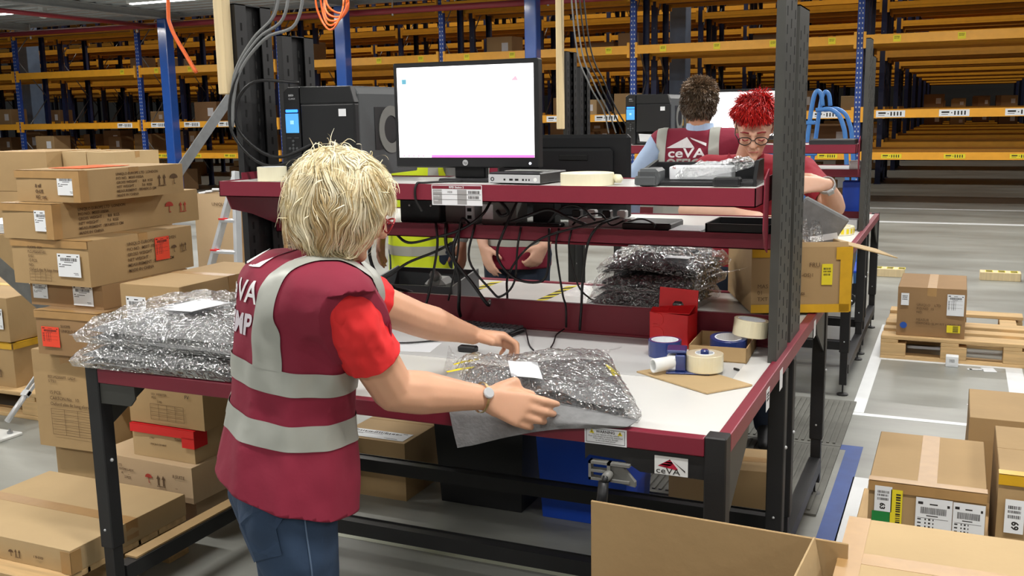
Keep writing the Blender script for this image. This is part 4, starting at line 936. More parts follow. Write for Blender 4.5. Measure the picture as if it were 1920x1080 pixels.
for z in (.035, .08): b.tube([(-.055, -.001, z+.022), (-.03, -.001, z+.022), (-.02, -.001, z+.012), (-.02, -.001, z-.005), (-.03, -.001, z-.014), (-.055, -.001, z-.014)], .0016, 6)
b.build('embossed_sign', mat('red_emboss', (232, 60, 58), .4), t)
# small tray box with two rolls
t = thing('tray_box', 'small open cardboard tray holding tape rolls beside the right upright', 'box', (-.18, .72, ZT+.001), math.radians(3))
b = MB(); X0_, X1_, Y1_, H_ = -.085, .085, .21, .045
for a in ((X0_, X1_, 0, .003, 0, H_), (X0_, X1_, Y1_-.003, Y1_, 0, H_), (X0_, X0_+.003, 0, Y1_, 0, H_), (X1_-.003, X1_, 0, Y1_, 0, H_), (X0_, X1_, 0, Y1_, 0, .003)): b.box(*a)
b.build('box_body', CB[0], t)
roll('dark blue tape roll lying in the small cardboard tray', -.165, .80, ZT+.03, .055, .03, K['bluet'], tilt=(.08, .03, 0))
roll('clear tape roll lying on the edge of the small cardboard tray by the upright', -.108, .83, ZT+.062, .052, .05, K['cleart'], tilt=(-.05, .1, 0))
label_mesh(.05, .02, 'plain', frame_T((-.09, .93, .82), (1,0,0), (0,0,1)), None, 'price_sticker') if False else None
# tape dispenser
t = thing('tape_dispenser', 'hand tape dispenser with a white grip and blue guard, loaded with a clear roll', 'tape dispenser', (-.215, .575, ZT+.006), math.radians(12))
b = MB(); b.lathe([(.027, 0), (.0515, 0), (.0525, .002), (.0525, .046), (.0515, .048), (.027, .048)], 40, 0, Matrix.Translation((.03, 0, .004)), True); b.build('tape', K['cleart'], t)
b = MB(); b.lathe([(.024, 0), (.027, 0), (.027, .05), (.024, .05)], 28, 0, Matrix.Translation((.03, 0, .004)), True); b.build('core', K['paper'], t)
b = MB(); b.lathe([(0, .0), (.012, .0), (.012, .056), (.009, .06), (0, .06)], 14, 0, Matrix.Translation((.03, 0, .003))); b.build('hub', K['bluet'], t)
b = MB(); b.bbox(-.075, .045, -.045, .04, 0, .004, .001); b.bbox(-.05, -.022, -.03, .035, .004, .05, .003); b.bbox(-.075, -.02, -.02, .05, .052, .062, .003)
for i in range(5): b.box(-.07+i*.01, -.066+i*.01, .048, .054, .05, .06)
b.build('guard', K['bluet'], t)
b = MB(); b.bbox(-.075, -.045, -.03, .02, .004, .046, .006)
o = b.build('grip_block', K['white'], t)
b = MB(); T = frame_T((-.058, -.018, .027), (-.72, -.68, 0), (0, 0, 1))
prof = [(math.cos(a)*.024 if abs(math.cos(a)) < .99 else math.cos(a)*.024, math.sin(a)*.015) for a in [2*math.pi*i/20 for i in range(20)]]
n_ = 20; v = []; f = []
for s_, (dx, k, ki) in enumerate(((0, 1.0, 1), (.03, 1.0, 1), (.07, 1.05, 1), (.0705, .8, 1), (.02, .75, 1))):
    for (a, c) in prof: v.append((dx, a*k*.8, c*k))
for s_ in range(4):
    for k in range(n_): f.append((s_*n_+k, s_*n_+(k+1) % n_, (s_+1)*n_+(k+1) % n_, (s_+1)*n_+k))
f.append(tuple(range(4*n_, 5*n_))); b.add(v, f, 0, True, T); b.build('grip', K['white'], t)
b = MB(); b.tube([(.085, .085, .004), (.1, .075, .004)], .0035, 8); tag(b.build('marker_cap', K['plast'], None, (-.2, .56, ZT)), 'tiny dark cap lying right of the tape dispenser', 'cap')
# rear worktop: scanner tray, open carton
t = thing('scanner_tray', 'grey black plastic tray with a scanner and cables on the rear worktop', 'tray', (-1.30, 1.16, ZT+.001), math.radians(4))
b = MB(); b.box(-.34, .02, 0, .27, 0, .006); b.prism([(0, 0), (.27, 0), (.27, .12), (.0, .09)], .008, 0, frame_T((.012, 0, 0), (0,1,0), (0,0,1))); b.prism([(0, 0), (.27, 0), (.27, .12), (.0, .09)], .008, 0, frame_T((-.34, 0, 0), (0,1,0), (0,0,1))); b.box(-.34, .02, 0, .006, 0, .09); b.box(-.34, .02, .262, .27, 0, .115); b.build('tray_body', K['plastg'], t)
b = MB(); b.bbox(-.14, -.05, .08, .2, .01, .1, .02); b.tube([(-.095, .12, .1), (-.09, .08, .12)], .02, 8); b.build('scanner', K['plastm'], t)
c = carton('open yellow taped carton on the rear worktop that the red-haired woman is filling', .103, 1.555, .8175, .345, .455, .235, 22, 0, open_top=True, tape=False, edge=['fb', 'nv'], tm=K['ytape'])
lab(c, 'front', .245, .10, .038, .075, 'bar', K['yellow'], name='yellow_label'); prt(c, 'front', .2, .165, 'FRU', .022); prt(c, 'front', .13, .13, '9(TW-OS)1\n)', .018); prt(c, 'front', .1, .065, 'mixed pants', .018, bold=.0003); prt(c, 'front', .02, .09, 'MAS\n01\nTXT', .02)
b = MB(); b.box(-.05, .0075, -.0078, -.0068, .19, .234); b.build('tape_strip', K['ytape'], c); b = MB(); b.box(-.345, -.2, -.0078, -.0068, .2, .234); b.build('tape_strip', K['ytape'], c)
b = MB(); b.bbox(0, .18, .0, .24, -.002, .002, .001, T=Matrix.Translation((0, 0.02, .235)) @ Matrix.Rotation(math.radians(15), 4, 'Y')); b.build('flap', CB[1], c)
b = MB(); b.bbox(-.34, -.005, .0, .15, -.002, .002, .001, T=Matrix.Translation((0, .455, .235)) @ Matrix.Rotation(math.radians(20), 4, 'X')); b.build('flap', CB[1], c)
b = MB(); b.bbox(-.34, -.005, -.004, 0, 0, .02, .001, T=Matrix.Translation((0, .004, .232)) @ Matrix.Rotation(math.radians(-30), 4, 'X')); b.build('flap', CB[0], c)
# ------------------------------------------------------------------ second table things
t = thing('monitor', 'monitor with a white screen on the second table, behind the red-haired woman', 'monitor', (-.80, 4.06, 1.323))
b = MB(); b.bbox(-.255, .255, 0, .035, .03, .335, .004); b.build('casing', K['plast'], t); b = MB(); b.box(-.24, .24, -.0015, 0, .055, .318); b.build('screen', K['screen'], t); b = MB(); b.bbox(-.05, .05, .03, .06, .01, .2, .004); b.bbox(-.09, .09, -.02, .14, 0, .01, .003); b.build('stand', K['plast'], t)
carton('brown carton behind the printer of the second table', -1.21, 4.60, 1.165, .34, .17, .46, 0, 2, seam='y')
blk('laptop', 'thin black computer with a silver edge on the right end of the second table shelf', 'computer', -.25, 4.02, 1.323, .26, .2, .03, K['plast'])
blk('white_box', 'small white box on the lower shelf of the second table', 'box', -.14, 4.27, 1.1635, .065, .08, .055, K['paper'])
t = thing('tape_roll', 'white tape roll printed with yellow signs on the second table by its upright', 'tape', (-.222, 3.98, .808))
b = MB(); b.lathe([(.1, 0), (.12, 0), (.12, .045), (.1, .045)], 40, 0, None, True); b.build('tape', K['masking'], t); b = MB()
for i in range(22):
    a = 2*math.pi*i/22; b.box(-.009, .009, -.0006, 0, .008, .037, 0, Matrix.Rotation(a, 4, 'Z') @ Matrix.Translation((0, -.1205, 0)))
b.build('sign_print', K['yellow'], t)
b = MB(); b.bbox(-.13, .14, 0, .1, 0, .06, .004); tag(b.build('paper_stack', K['paper'], None, (-.245, 4.2, .808)), 'stack of white papers behind the printed tape roll', 'papers')
b = MB(); b.bbox(-.05, .05, -.03, .03, 0, .22, .012); b.bbox(.045, .065, -.025, .025, 0, .2, .006); tag(b.build('blue_folder', K['bin_blue'], None, (-.13, 4.45, .912)), 'blue folder standing at the back board of the second table', 'folder') if False else None
b = MB(); b.bbox(-.055, .055, -.03, .03, 0, .28, .008); tag(b.build('blue_folder', K['bin_blue'], None, (-.165, 4.44, .808)), 'blue folder standing at the back board of the second table', 'folder')
# blue steps beyond the second table
t = thing('rolling_steps', 'blue metal rolling steps with hand rails beyond the second table', 'steps', (-.80, 6.0, 0))
bl = K['ladderb']
for y in (0, .5):
    b = MB(); b.tube(spline([(-.02, y, .1), (.12, y, 1.1), (.17, y, 1.55), (.20, y, 1.66), (.235, y, 1.64), (.25, y, 1.55)], 6), .017, 8, 0); b.build('hand_rail', bl, t)
    b = MB(); b.tube(spline([(.2, y, 1.52), (.32, y, 1.52), (.40, y, 1.42), (.44, y, 1.15), (.5, y, .1)], 6), .017, 8, 0); b.build('hand_rail', bl, t)
b = MB(); b.bbox(-.5, .22, -.02, .02, 1.17, 1.2, .006); b.bbox(-.5, .22, .48, .52, 1.17, 1.2, .006); b.build('side_bar', bl, t)
b = MB(); b.bbox(-.5, .2, -.02, .02, 1.41, 1.44, .006); b.build('side_bar', bl, t)
for i in range(4): b = MB(); b.bbox(.05+i*.1, .25+i*.1, 0, .5, .98-i*.24, 1.0-i*.24, .004); b.build('step', K['bin_blue'], t)
for x in (-.02, .5):
    for y in (0, .5): b = MB(); b.lathe([(0, -.015), (.05, -.015), (.05, .015), (0, .015)], 14, 0, frame_T((x, y, .05), (1,0,0), (0,0,1))); b.build('wheel', K['plast'], t)
# ------------------------------------------------------------------ cables
cab_n = [0]
def cable(label, pts, r=.0035, m=None, n=6):
    b = MB(); b.tube(spline(pts, n), r, 6); o = b.build('cable', m or K['cable']); tag(o, label, 'cable'); return o
cable('thick black cable loop hanging from the front shelf over the left upright', [(-1.62, .83, 1.45), (-1.75, .76, 1.40), (-1.86, .72, 1.48), (-1.87, .71, 1.58), (-1.80, .73, 1.66), (-1.68, .82, 1.655)], .0065)
cable('second black cable loop along the left upright', [(-1.60, .84, 1.44), (-1.76, .74, 1.37), (-1.875, .70, 1.47), (-1.885, .70, 1.6), (-1.83, .715, 1.72), (-1.73, .73, 1.84), (-1.68, .74, 2.0), (-1.70, .75, 2.4), (-1.70, .75, DECK_Z-.02)], .006)
for i, (dx, l) in enumerate(((0, 'grey cable dropping from the deck to the left upright, left one'), (.035, 'grey cable dropping from the deck to the left upright, middle one'), (.085, 'grey cable dropping from the deck to the left upright, right one'))):
    cable(l, [(-1.885, .70, 1.5), (-1.87+dx*.2, .71, 1.68), (-1.79+dx*.6, .72, 1.80), (-1.70+dx, .73, 1.88-dx*.4), (-1.685+dx*1.1, .74, 2.0), (-1.73+dx*.3, .74, 2.15), (-1.74, .75, 2.6), (-1.74, .75, DECK_Z-.02)], .0055, K['cableg'])
cable('black cable falling over the front shelf left of the station label', [(-.98, .78, 1.327), (-1.08, .63, 1.328), (-1.10, .598, 1.325), (-1.105, .597, 1.28), (-1.09, .61, 1.24)], .004)
HC = [('black cable arching under the left part of the shelf', [(-1.38, .92, 1.13), (-1.30, .88, 1.10), (-1.2, .88, 1.12), (-1.1, .885, 1.15), (-1.02, .89, 1.2), (-1.0, .93, 1.25)], .005),
 ('black cable sagging left of the yellow vest', [(-1.48, .88, .98), (-1.40, .87, .97), (-1.3, .87, 1.03), (-1.2, .88, 1.07), (-1.12, .89, 1.11)], .005),
 ('black cable in the middle of the hanging bundle', [(-1.10, .9, 1.17), (-1.12, .87, 1.08), (-1.10, .87, .98), (-1.12, .9, .88), (-1.13, .93, .84)], .006),
 ('black cable crossing the hanging bundle', [(-1.16, .9, 1.17), (-1.14, .87, 1.08), (-1.05, .87, .97), (-1.0, .88, .90), (-1.02, .94, .9)], .006),
 ('thin black cable left of the hanging bundle', [(-1.2, .9, 1.17), (-1.18, .87, 1.1), (-1.2, .87, 1.0), (-1.25, .9, .88), (-1.3, .93, .84)], .0045),
 ('black cable swinging right of the hanging bundle', [(-1.05, .9, 1.17), (-1.06, .87, 1.05), (-.98, .87, .95), (-.95, .88, .93), (-.9, .88, .98), (-.885, .88, 1.1), (-.88, .9, 1.165)], .004),
 ('white plug cable hanging over the deep shelf', [(-1.08, .92, 1.17), (-1.09, .885, 1.19), (-1.10, .88, 1.15), (-1.11, .88, 1.06), (-1.16, .9, .9)], .0035),
 ('black cable looping down beside the hand in front of the maroon vest', [(-.9, .92, 1.25), (-.93, .88, 1.16), (-.955, .87, 1.07), (-.90, .87, 1.0), (-.82, .88, .985), (-.78, .88, 1.02), (-.775, .89, 1.165)], .0045),
 ('thin straight black cable down to the keyboard', [(-.745, .9, 1.165), (-.75, .885, 1.1), (-.735, .9, .95), (-.735, .93, .9), (-.74, .945, .825)], .0035),
 ('thin black cable right of the straight one', [(-.70, .9, 1.165), (-.705, .885, 1.1), (-.68, .9, .98), (-.66, .95, .93), (-.67, 1.02, .91)], .003),
 ('long black cable slanting from the power strip down to the back board', [(-.56, .96, 1.2), (-.6, .885, 1.18), (-.64, .885, 1.12), (-.66, .89, 1.0), (-.68, .93, .9), (-.69, .94, .82)], .0045),
 ('grey black cable running along the deep shelf to the left', [(-.56, .95, 1.2), (-.66, .885, 1.175), (-.78, .885, 1.14), (-.86, .885, 1.09), (-.93, .9, 1.0), (-.98, 1.0, .90)], .004),
 ('black cable arched over the deep shelf right of the grey case', [(-.95, .92, 1.17), (-.86, .9, 1.2), (-.78, .9, 1.225), (-.72, .91, 1.2), (-.66, .93, 1.175)], .006),
 ('thin black wire arched over the power strip', [(-.8, .93, 1.17), (-.74, .92, 1.23), (-.68, .92, 1.235), (-.63, .93, 1.19)], .004),
 ('short black wire over the flat black computer', [(-.52, .93, 1.19), (-.47, .92, 1.2), (-.43, .92, 1.185), (-.43, .92, 1.17)], .003),
 ('thin black wire tangled around the plugs', [(-.72, .96, 1.17), (-.68, .94, 1.2), (-.62, .95, 1.21), (-.58, .94, 1.175), (-.54, .96, 1.19)], .003),
 ('black cable beside the woman\'s shoulder, hanging to the tray', [(-1.44, .9, 1.15), (-1.46, .88, 1.05), (-1.42, .9, .95), (-1.36, 1.0, .9)], .006),
 ('thin black cable bent over the worktop by the woman\'s hand', [(-.905, .80, .81), (-.86, .83, .83), (-.84, .83, .83), (-.78, .72, .812), (-.74, .66, .81)], .0025),
 ('thin black cable lying on the worktop from the back board', [(-.745, .94, .82), (-.75, .88, .812), (-.72, .78, .811), (-.70, .70, .811)], .0025),
 ('thin black cable on the paper under the woman\'s far arm', [(-1.28, .62, .81), (-1.18, .60, .813), (-1.10, .66, .812), (-1.02, .75, .812)], .003)]
for l, p, r in HC: cable(l, p, r)
t = thing('hose_coil', 'coil of orange air hose hanging from above at the top', 'hose', (-4.0, 4.5, 2.36))
for i in range(5): b = MB(); b.tube([(.12*math.cos(a)*(1-.05*i)+.01*i, .03*math.sin(a*2+i)+.015*i, .17*math.sin(a)*(1-.07*i)+.02*i) for a in [2*math.pi*k/28 for k in range(29)]], .008, 6); b.build('hose_loop', K['orange'], t)
b = MB(); b.tube([(0, 0, .1), (0, 0, DECK_Z-2.38)], .008, 6); b.build('hose', K['orange'], t)
cable('orange cable hanging down along the left wooden post', [(-2.06, .74, 1.70), (-2.10, .74, 1.76), (-2.16, .74, 1.86), (-2.165, .74, 1.95), (-2.13, .74, 2.3), (-2.12, .74, DECK_Z-.02)], .007, K['orange'])
for i in range(4): cable(('first', 'second', 'third', 'fourth')[i]+' thin dark cable slanting beside the second table\'s left upright', [(-1.9+.02*i, 4.0, 2.9), (-1.84+.03*i, 4.02, 2.0), (-1.76+.035*i, 4.05, 1.72), (-1.68+.03*i, 4.1, 1.55), (-1.66+.05*i, 4.15, 1.40)], .005, K['cableg'] if i < 2 else K['cable'])
# ------------------------------------------------------------------ people
V = Vector
SKIN = mat('skin', (222, 170, 138), .5, noise=.05, scale=14, sub=.06)
SKIN2 = mat('skin_light', (232, 184, 158), .5, noise=.05, scale=14, sub=.06)
SKIN3 = mat('skin_dark', (132, 88, 66), .5, noise=.06, scale=14)
VEST = mat('vest_maroon', (136, 29, 55), .8, noise=.06, scale=6, bump=.3, bscale=14)
TRIM = mat('vest_trim', (96, 22, 42), .8)
TEE = mat('tee_red', (232, 44, 46), .8, noise=.06, scale=10, bump=.15, bscale=22)
POLO = mat('polo_dark_red', (150, 22, 42), .8, noise=.08, scale=10, bump=.12, bscale=25)
REFL = mat('reflective_grey', (172, 174, 166), .45, .15, noise=.05, scale=8, bump=.08, bscale=20)
JEAN = mat('denim', (44, 64, 90), .85, noise=.25, scale=5, bump=.15, bscale=40)
JEAN2 = mat('denim_dark', (34, 46, 64), .85, noise=.2, scale=5)
STITCH = mat('denim_stitch', (92, 112, 138), .85)
SHIRTB = mat('shirt_pale_blue', (176, 200, 232), .75, bump=.1, bscale=20)
YEL = mat('hi_vis_yellow', (216, 236, 34), .75, noise=.06, bump=.15, bscale=18)
GREYS = mat('sleeve_grey', (120, 122, 120), .8)
SHOE = mat('shoe_black', (20, 20, 22), .6)
PRINTW = mat('vest_print', (238, 236, 238), .6)
def hull(bm, balls):
    """convex hull of ellipsoids (centre, radii or radius, rotation)"""
    t = bmesh.new()
    for c, r, R in balls:
        bmesh.ops.create_icosphere(t, subdivisions=2, radius=1, matrix=Matrix.Translation(c) @ (R.to_4x4() if R else Matrix()) @ Matrix.Diagonal((*r, 1) if isinstance(r, (tuple, list)) else (r, r, r, 1)))
    res = bmesh.ops.convex_hull(t, input=t.verts[:]); 
    bmesh.ops.delete(t, geom=[v for v in t.verts if not v.link_faces], context='VERTS')
    me = bpy.data.meshes.new('tmp'); t.to_mesh(me); t.free(); bm.from_mesh(me); bpy.data.meshes.remove(me)
class Blob:
    def __init__(s): s.bm = bmesh.new()
    def cap(s, *pr):
        for (a, ra), (b_, rb) in zip(pr[:-1], pr[1:]): hull(s.bm, [(V(a), ra, None), (V(b_), rb, None)])
        return s
    def ell(s, c, r, R=None): hull(s.bm, [(V(c), r, R)]); return s
    def hul(s, *balls): hull(s.bm, [(V(b_[0]), b_[1], b_[2] if len(b_) > 2 else None) for b_ in balls]); return s
    def mesh(s, name, vox, smooth=4, fac=.5):
        me = bpy.data.meshes.new(name); s.bm.to_mesh(me); s.bm.free(); o = bpy.data.objects.new(name, me); C.objects.link(o)
        m = o.modifiers.new('r', 'REMESH'); m.mode = 'VOXEL'; m.voxel_size = vox
        if smooth: k = o.modifiers.new('s', 'SMOOTH'); k.factor = fac; k.iterations = smooth
        r = bake(o); r.name = name; r.polygons.foreach_set('use_smooth', [True]*len(r.polygons)); return r
def bake(o):
    dg = bpy.context.evaluated_depsgraph_get(); dg.update(); r = bpy.data.meshes.new_from_object(o.evaluated_get(dg)); me = o.data
    bpy.data.objects.remove(o)
    if isinstance(me, bpy.types.Mesh): bpy.data.meshes.remove(me)
    return r
def fill(me, *mats):
    me.materials.clear()
    for k in mats: me.materials.append(k)
    return me
def cut(me, *planes):
    """drop the part on the positive side of each (point, normal)"""
    bm = bmesh.new(); bm.from_mesh(me)
    for co, no in planes:
        bmesh.ops.bisect_plane(bm, geom=bm.verts[:]+bm.edges[:]+bm.faces[:], plane_co=V(co), plane_no=V(no), clear_outer=True)
    bm.to_mesh(me); bm.free(); me.polygons.foreach_set('use_smooth', [True]*len(me.polygons)); return me
def band(me, name, planes, off, m, parent):
    b2 = me.copy(); b2.name = name; cut(b2, *planes); bm = bmesh.new(); bm.from_mesh(b2); bm.normal_update()
    for v in bm.verts: v.co += v.normal*off
    bm.to_mesh(b2); bm.free(); b2.polygons.foreach_set('use_smooth', [True]*len(b2.polygons)); return link(name, fill(b2, m), parent)
def difference(me, cutter_bm):
    o = bpy.data.objects.new('a', me); C.objects.link(o); cm = bpy.data.meshes.new('c'); cutter_bm.to_mesh(cm); cutter_bm.free(); c = bpy.data.objects.new('c', cm); C.objects.link(c)
    m = o.modifiers.new('b', 'BOOLEAN'); m.operation = 'DIFFERENCE'; m.object = c; m.solver = 'EXACT'; r = bake(o); bpy.data.objects.remove(c); bpy.data.meshes.remove(cm)
    r.polygons.foreach_set('use_smooth', [True]*len(r.polygons)); return r
def wrinkle(me, amp, frq, seed=0):
    from mathutils import noise
    bm = bmesh.new(); bm.from_mesh(me); bm.normal_update()
    for v in bm.verts:
        p = v.co*frq; v.co += v.normal*amp*(noise.noise(V((p.x+seed, p.y, p.z*.6)))+.5*noise.noise(V((p.x*2.3, p.y*2.3+seed, p.z*1.6))))
    bm.to_mesh(me); bm.free(); return me
def hand(B, w, d, n, curl, tcurl=.5, sc=1., spread=.12, thumb=None, right_=True, wr=.026):
    """w wrist, d towards the knuckles, n the way the palm faces; the thumb leaves on side s"""
    d = V(d).normalized(); n = V(n); n = (n-d*n.dot(d)).normalized(); s = d.cross(n)*(1 if right_ else -1)   # thumb side
    w = V(w); P = lambda a, b_, c=0: w+(d*a+s*b_+n*c)*sc
    kn = [P(.088, .031), P(.092, .010), P(.088, -.011), P(.080, -.030)]
    B.hul((w, (wr*sc)), (P(.03, .02), .017*sc), (P(.03, -.018), .017*sc)); B.hul((P(.02, .014), .018*sc), (P(.02, -.014), .018*sc), (kn[0], .0115*sc), (kn[1], .012*sc), (kn[2], .0115*sc), (kn[3], .0105*sc))
    L_ = [(.042, .025, .02), (.046, .029, .021), (.043, .027, .02), (.034, .021, .018)]; tips = []
    for i, k in enumerate(kn):
        a = 0; p = k; cc = curl[i] if isinstance(curl[0], (tuple, list)) else curl; sd = (1.5-i)*spread*.5
        pr = [(p, .0108*sc)]
        for j in range(3):
            a += cc[j]; q = (d*math.cos(a)+n*math.sin(a)+s*sd*math.cos(a)).normalized(); p = p+q*L_[i][j]*sc; pr.append((p, (.0098, .0088, .0075)[j]*sc*(1 if i < 3 else .9)))
        B.cap(*pr); tips.append((p, q))
    t0, t1 = P(.022, .026, .006), P(.05, .052, .016)
    if thumb: t2, t3 = V(thumb[0]), V(thumb[1])
    else:
        t2 = t1+(d*.8+s*.45+n*tcurl)*.031*sc; t3 = t2+(d*.85+s*.05+n*tcurl*1.2)*.024*sc
    B.cap((t0, .017*sc), (t1, .0135*sc), (t2, .0112*sc), (t3, .0088*sc)); tips.append((t3, (t3-t2).normalized())); return tips
def head(B, c, g, u, sc=1.):
    """skull, jaw and features, c the middle of the skull, g the way the face looks"""
    c = V(c); g = V(g).normalized(); u = V(u); u = (u-g*u.dot(g)).normalized(); l = u.cross(g); R = Matrix((l, g, u)).transposed()
    P = lambda x, y, z: c+(l*x+g*y+u*z)*sc
    e = lambda p, r: B.ell(p, tuple(k*sc for k in r), R)
    e(P(0, -.012, .015), (.076, .094, .095)); B.hul((P(0, .03, -.01), tuple(k*sc for k in (.066, .058, .07)), R), (P(0, .052, -.088), tuple(k*sc for k in (.03, .026, .02)), R))
    B.hul((P(0, .045, -.04), tuple(k*sc for k in (.056, .04, .03)), R), (P(0, .06, -.086), tuple(k*sc for k in (.026, .022, .02)), R))
    for x in (-1, 1):
        e(P(.034*x, .072, -.026), (.024, .018, .02)); B.cap((P(.012*x, .09, .022), .010*sc), (P(.045*x, .075, .022), .009*sc))
        B.hul((P(.079*x, -.012, -.0), tuple(k*sc for k in (.006, .016, .026)), R), (P(.076*x, -.006, -.026), tuple(k*sc for k in (.006, .009, .01)), R))
    B.cap((P(0, .09, .012), .008*sc), (P(0, .112, -.028), .0115*sc)); B.cap((P(-.012, .1, -.032), .0085*sc), (P(.012, .1, -.032), .0085*sc))
    B.cap((P(-.018, .088, -.058), .0065*sc), (P(0, .096, -.056), .0072*sc), (P(.018, .088, -.058), .0065*sc)); B.cap((P(-.015, .088, -.068), .007*sc), (P(.015, .088, -.068), .007*sc))
    B.ell(P(0, .086, -.094), .017*sc); return P, R
def strands(name, m, parent, roots, wid=.004):
    if not roots: return
    """roots: lists of points; a flat tapering ribbon along each"""
    v = []; f = []
    for pts in roots:
        n = len(pts); o = len(v); ax = V((random.uniform(-1, 1), random.uniform(-1, 1), random.uniform(-1, 1)))
        for i, p in enumerate(pts):
            t = (pts[min(i+1, n-1)]-pts[max(i-1, 0)]).normalized(); s = t.cross(ax).normalized(); k = wid*(1-.75*(i/(n-1))**2)*.5; v += [p-s*k, p+s*k]
        for i in range(n-1): f.append((o+2*i, o+2*i+1, o+2*i+3, o+2*i+2))
    me = bpy.data.meshes.new(name); me.from_pydata([tuple(p) for p in v], [], f); me.materials.append(m); me.polygons.foreach_set('use_smooth', [True]*len(f)); o = link(name, me, parent); tag(o, kind='stuff'); return o
def rot_hair_mat(name, a, b_):
    m = mat(name, a, .45, col2=b_, scale=26); return m
def limbs_legs(B, hips, knees, ankles, r=(.085, .06, .05, .045)):
    for h, k, a in zip(hips, knees, ankles): B.cap((h, r[0]), (V(h).lerp(V(k), .5), r[0]*.86), (k, r[1]), (V(k).lerp(V(a), .35), r[1]*1.0), (a, r[3]))
def shoes(parent, ankles, f, m=None):
    f = V((f[0], f[1], 0)).normalized()
    for a in ankles:
        a = V(a); B = Blob(); g = V((a.x, a.y, 0)); B.hul((g+V((0, 0, .035))-f*.06, .035), (g+V((0, 0, .03))+f*.15, .028), (g+V((0, 0, .075))+f*.02, .04)); B.cap((g+V((0, 0, .06)), .045), (g+V((0, 0, .13)), .044))
        me = B.mesh('shoe', .008, 3); cut(me, ((0, 0, .003), (0, 0, -1))); link('shoe', fill(me, m or SHOE), parent)
def project_text(s, size, center, right_, up_, outward, me, m, parent, name, xs=1., bold=.0, mesh_src=None, off=.003):
    """lay lettering on a garment: cast from outside along -outward"""
    if mesh_src is None:
        cu = bpy.data.curves.new('t', 'FONT'); cu.body = s; cu.size = size; cu.align_x = 'CENTER'; cu.align_y = 'CENTER'; cu.resolution_u = 3; cu.offset = bold
        o = bpy.data.objects.new('t', cu); C.objects.link(o); tm = bake(o); bpy.data.curves.remove(cu)
    else: tm = mesh_src
    bm = bmesh.new(); bm.from_mesh(tm); bmesh.ops.triangulate(bm, faces=bm.faces[:])
    for _ in range(3): bmesh.ops.subdivide_edges(bm, edges=[e for e in bm.edges if e.calc_length() > size*.14], cuts=1)
    bmesh.ops.triangulate(bm, faces=bm.faces[:])
    gb = bmesh.new(); gb.from_mesh(me); bvh = BVHTree.FromBMesh(gb); c, r_, u_, n_ = V(center), V(right_).normalized(), V(up_).normalized(), V(outward).normalized()
    dead = []
    for v in bm.verts:
        p = c+r_*v.co.x*xs+u_*v.co.y+n_*.4; h = bvh.ray_cast(p, -n_, .8)
        if h[0] is None: dead.append(v)
        else: v.co = h[0]+h[1]*off*(1 if h[1].dot(n_) > 0 else -1)
    bmesh.ops.delete(bm, geom=dead, context='VERTS'); nm = bpy.data.meshes.new(name); bm.to_mesh(nm); bm.free(); gb.free(); return link(name, fill(nm, m), parent)
def logo_mesh(s, ky=1.):
    b = MB(); k = s*ky; b.add([(-1*s, -.25*k, 0), (.38*s, -.25*k, 0), (-.02*s, .62*k, 0)], [(0, 1, 2)]); b.add([(.12*s, .60*k, 0), (.95*s, .12*k, 0), (.95*s, -.12*k, 0), (.22*s, .44*k, 0)], [(0, 3, 2, 1)]); return b.mesh('logo', PRINTW)
def cyl_cut(a, b_, r0, r1=None, seg=28):
    bm = bmesh.new(); a, b_ = V(a), V(b_); d = b_-a; T = Matrix.Translation((a+b_)/2) @ d.to_track_quat('Z', 'Y').to_matrix().to_4x4()
    bmesh.ops.create_cone(bm, cap_ends=True, segments=seg, radius1=r0, radius2=r1 or r0, depth=d.length, matrix=T); return bm
# ================= the blonde woman at the front table
f = V((.67, .74, 0)).normalized(); l = V((-f.y, f.x, 0)); Z = V((0, 0, 1))
pel, wai, che, nec, hd = V((-.945, -.335, .74)), V((-.925, -.32, .90)), V((-.888, -.305, 1.09)), V((-.835, -.285, 1.225)), V((-.790, -.268, 1.352))
ax = (che-pel).normalized(); fx = (f-ax*f.dot(ax)).normalized(); Rt = Matrix((l, fx, ax)).transposed()
shR, elR, wrR = V((-.722, -.405, 1.145)), V((-.684, -.275, .934)), V((-.546, -.094, .882))
shL, elL, wrL = V((-.925, -.135, 1.135)), V((-.842, .115, 1.010)), V((-.792, .345, .921))
W = thing('person', 'woman with short blonde hair and maroon vest packing wrapped clothes at the front table', 'person', (pel.x, pel.y, 0))
base = Matrix.Translation((-pel.x, -pel.y, 0))
WP = thing('tmp', None, None)
def adopt(parent):
    """move world-space parts under the figure's empty without changing where they are"""
    for o in list(bpy.data.objects):
        if o.parent == WP: o.parent = parent; o.matrix_parent_inverse = Matrix.Translation(-parent.location)
hips = [pel+l*.09-Z*.03, pel-l*.09-Z*.03]; knees = [V((-.955, -.30, .42))+l*.10, V((-.945, -.31, .42))-l*.10]; ank = [V((-1.0, -.33, .09))+l*.11, V((-.99, -.34, .09))-l*.11]
B = Blob(); hc = hd-V((.0, .0, .0)); g = (f*.92+V((.06, .12, 0))-Z*.62).normalized()
P, R = head(B, hc, g, Z, .98)
B.cap((nec-Z*.05, .062), (nec+Z*.02, .055), (hc-g*.03-Z*.05, .055)); B.hul((pel, (.13, .1, .09), Rt), (wai, (.12, .09, .08), Rt)); B.hul((wai, (.12, .09, .08), Rt), (che, (.13, .1, .1), Rt)); B.hul((che, (.1, .08, .08), Rt), (shR, .045), (shL, .045), (nec, .05))
B.cap((shR, .052), (shR.lerp(elR, .45), .054), (elR, .049), (elR.lerp(wrR, .28), .052), (elR.lerp(wrR, .7), .037), (wrR, .029))
B.cap((shL, .052), (shL.lerp(elL, .45), .052), (elL, .047), (elL.lerp(wrL, .28), .048), (elL.lerp(wrL, .7), .034), (wrL, .028))
limbs_legs(B, hips, knees, ank, (.07, .05, .045, .04))
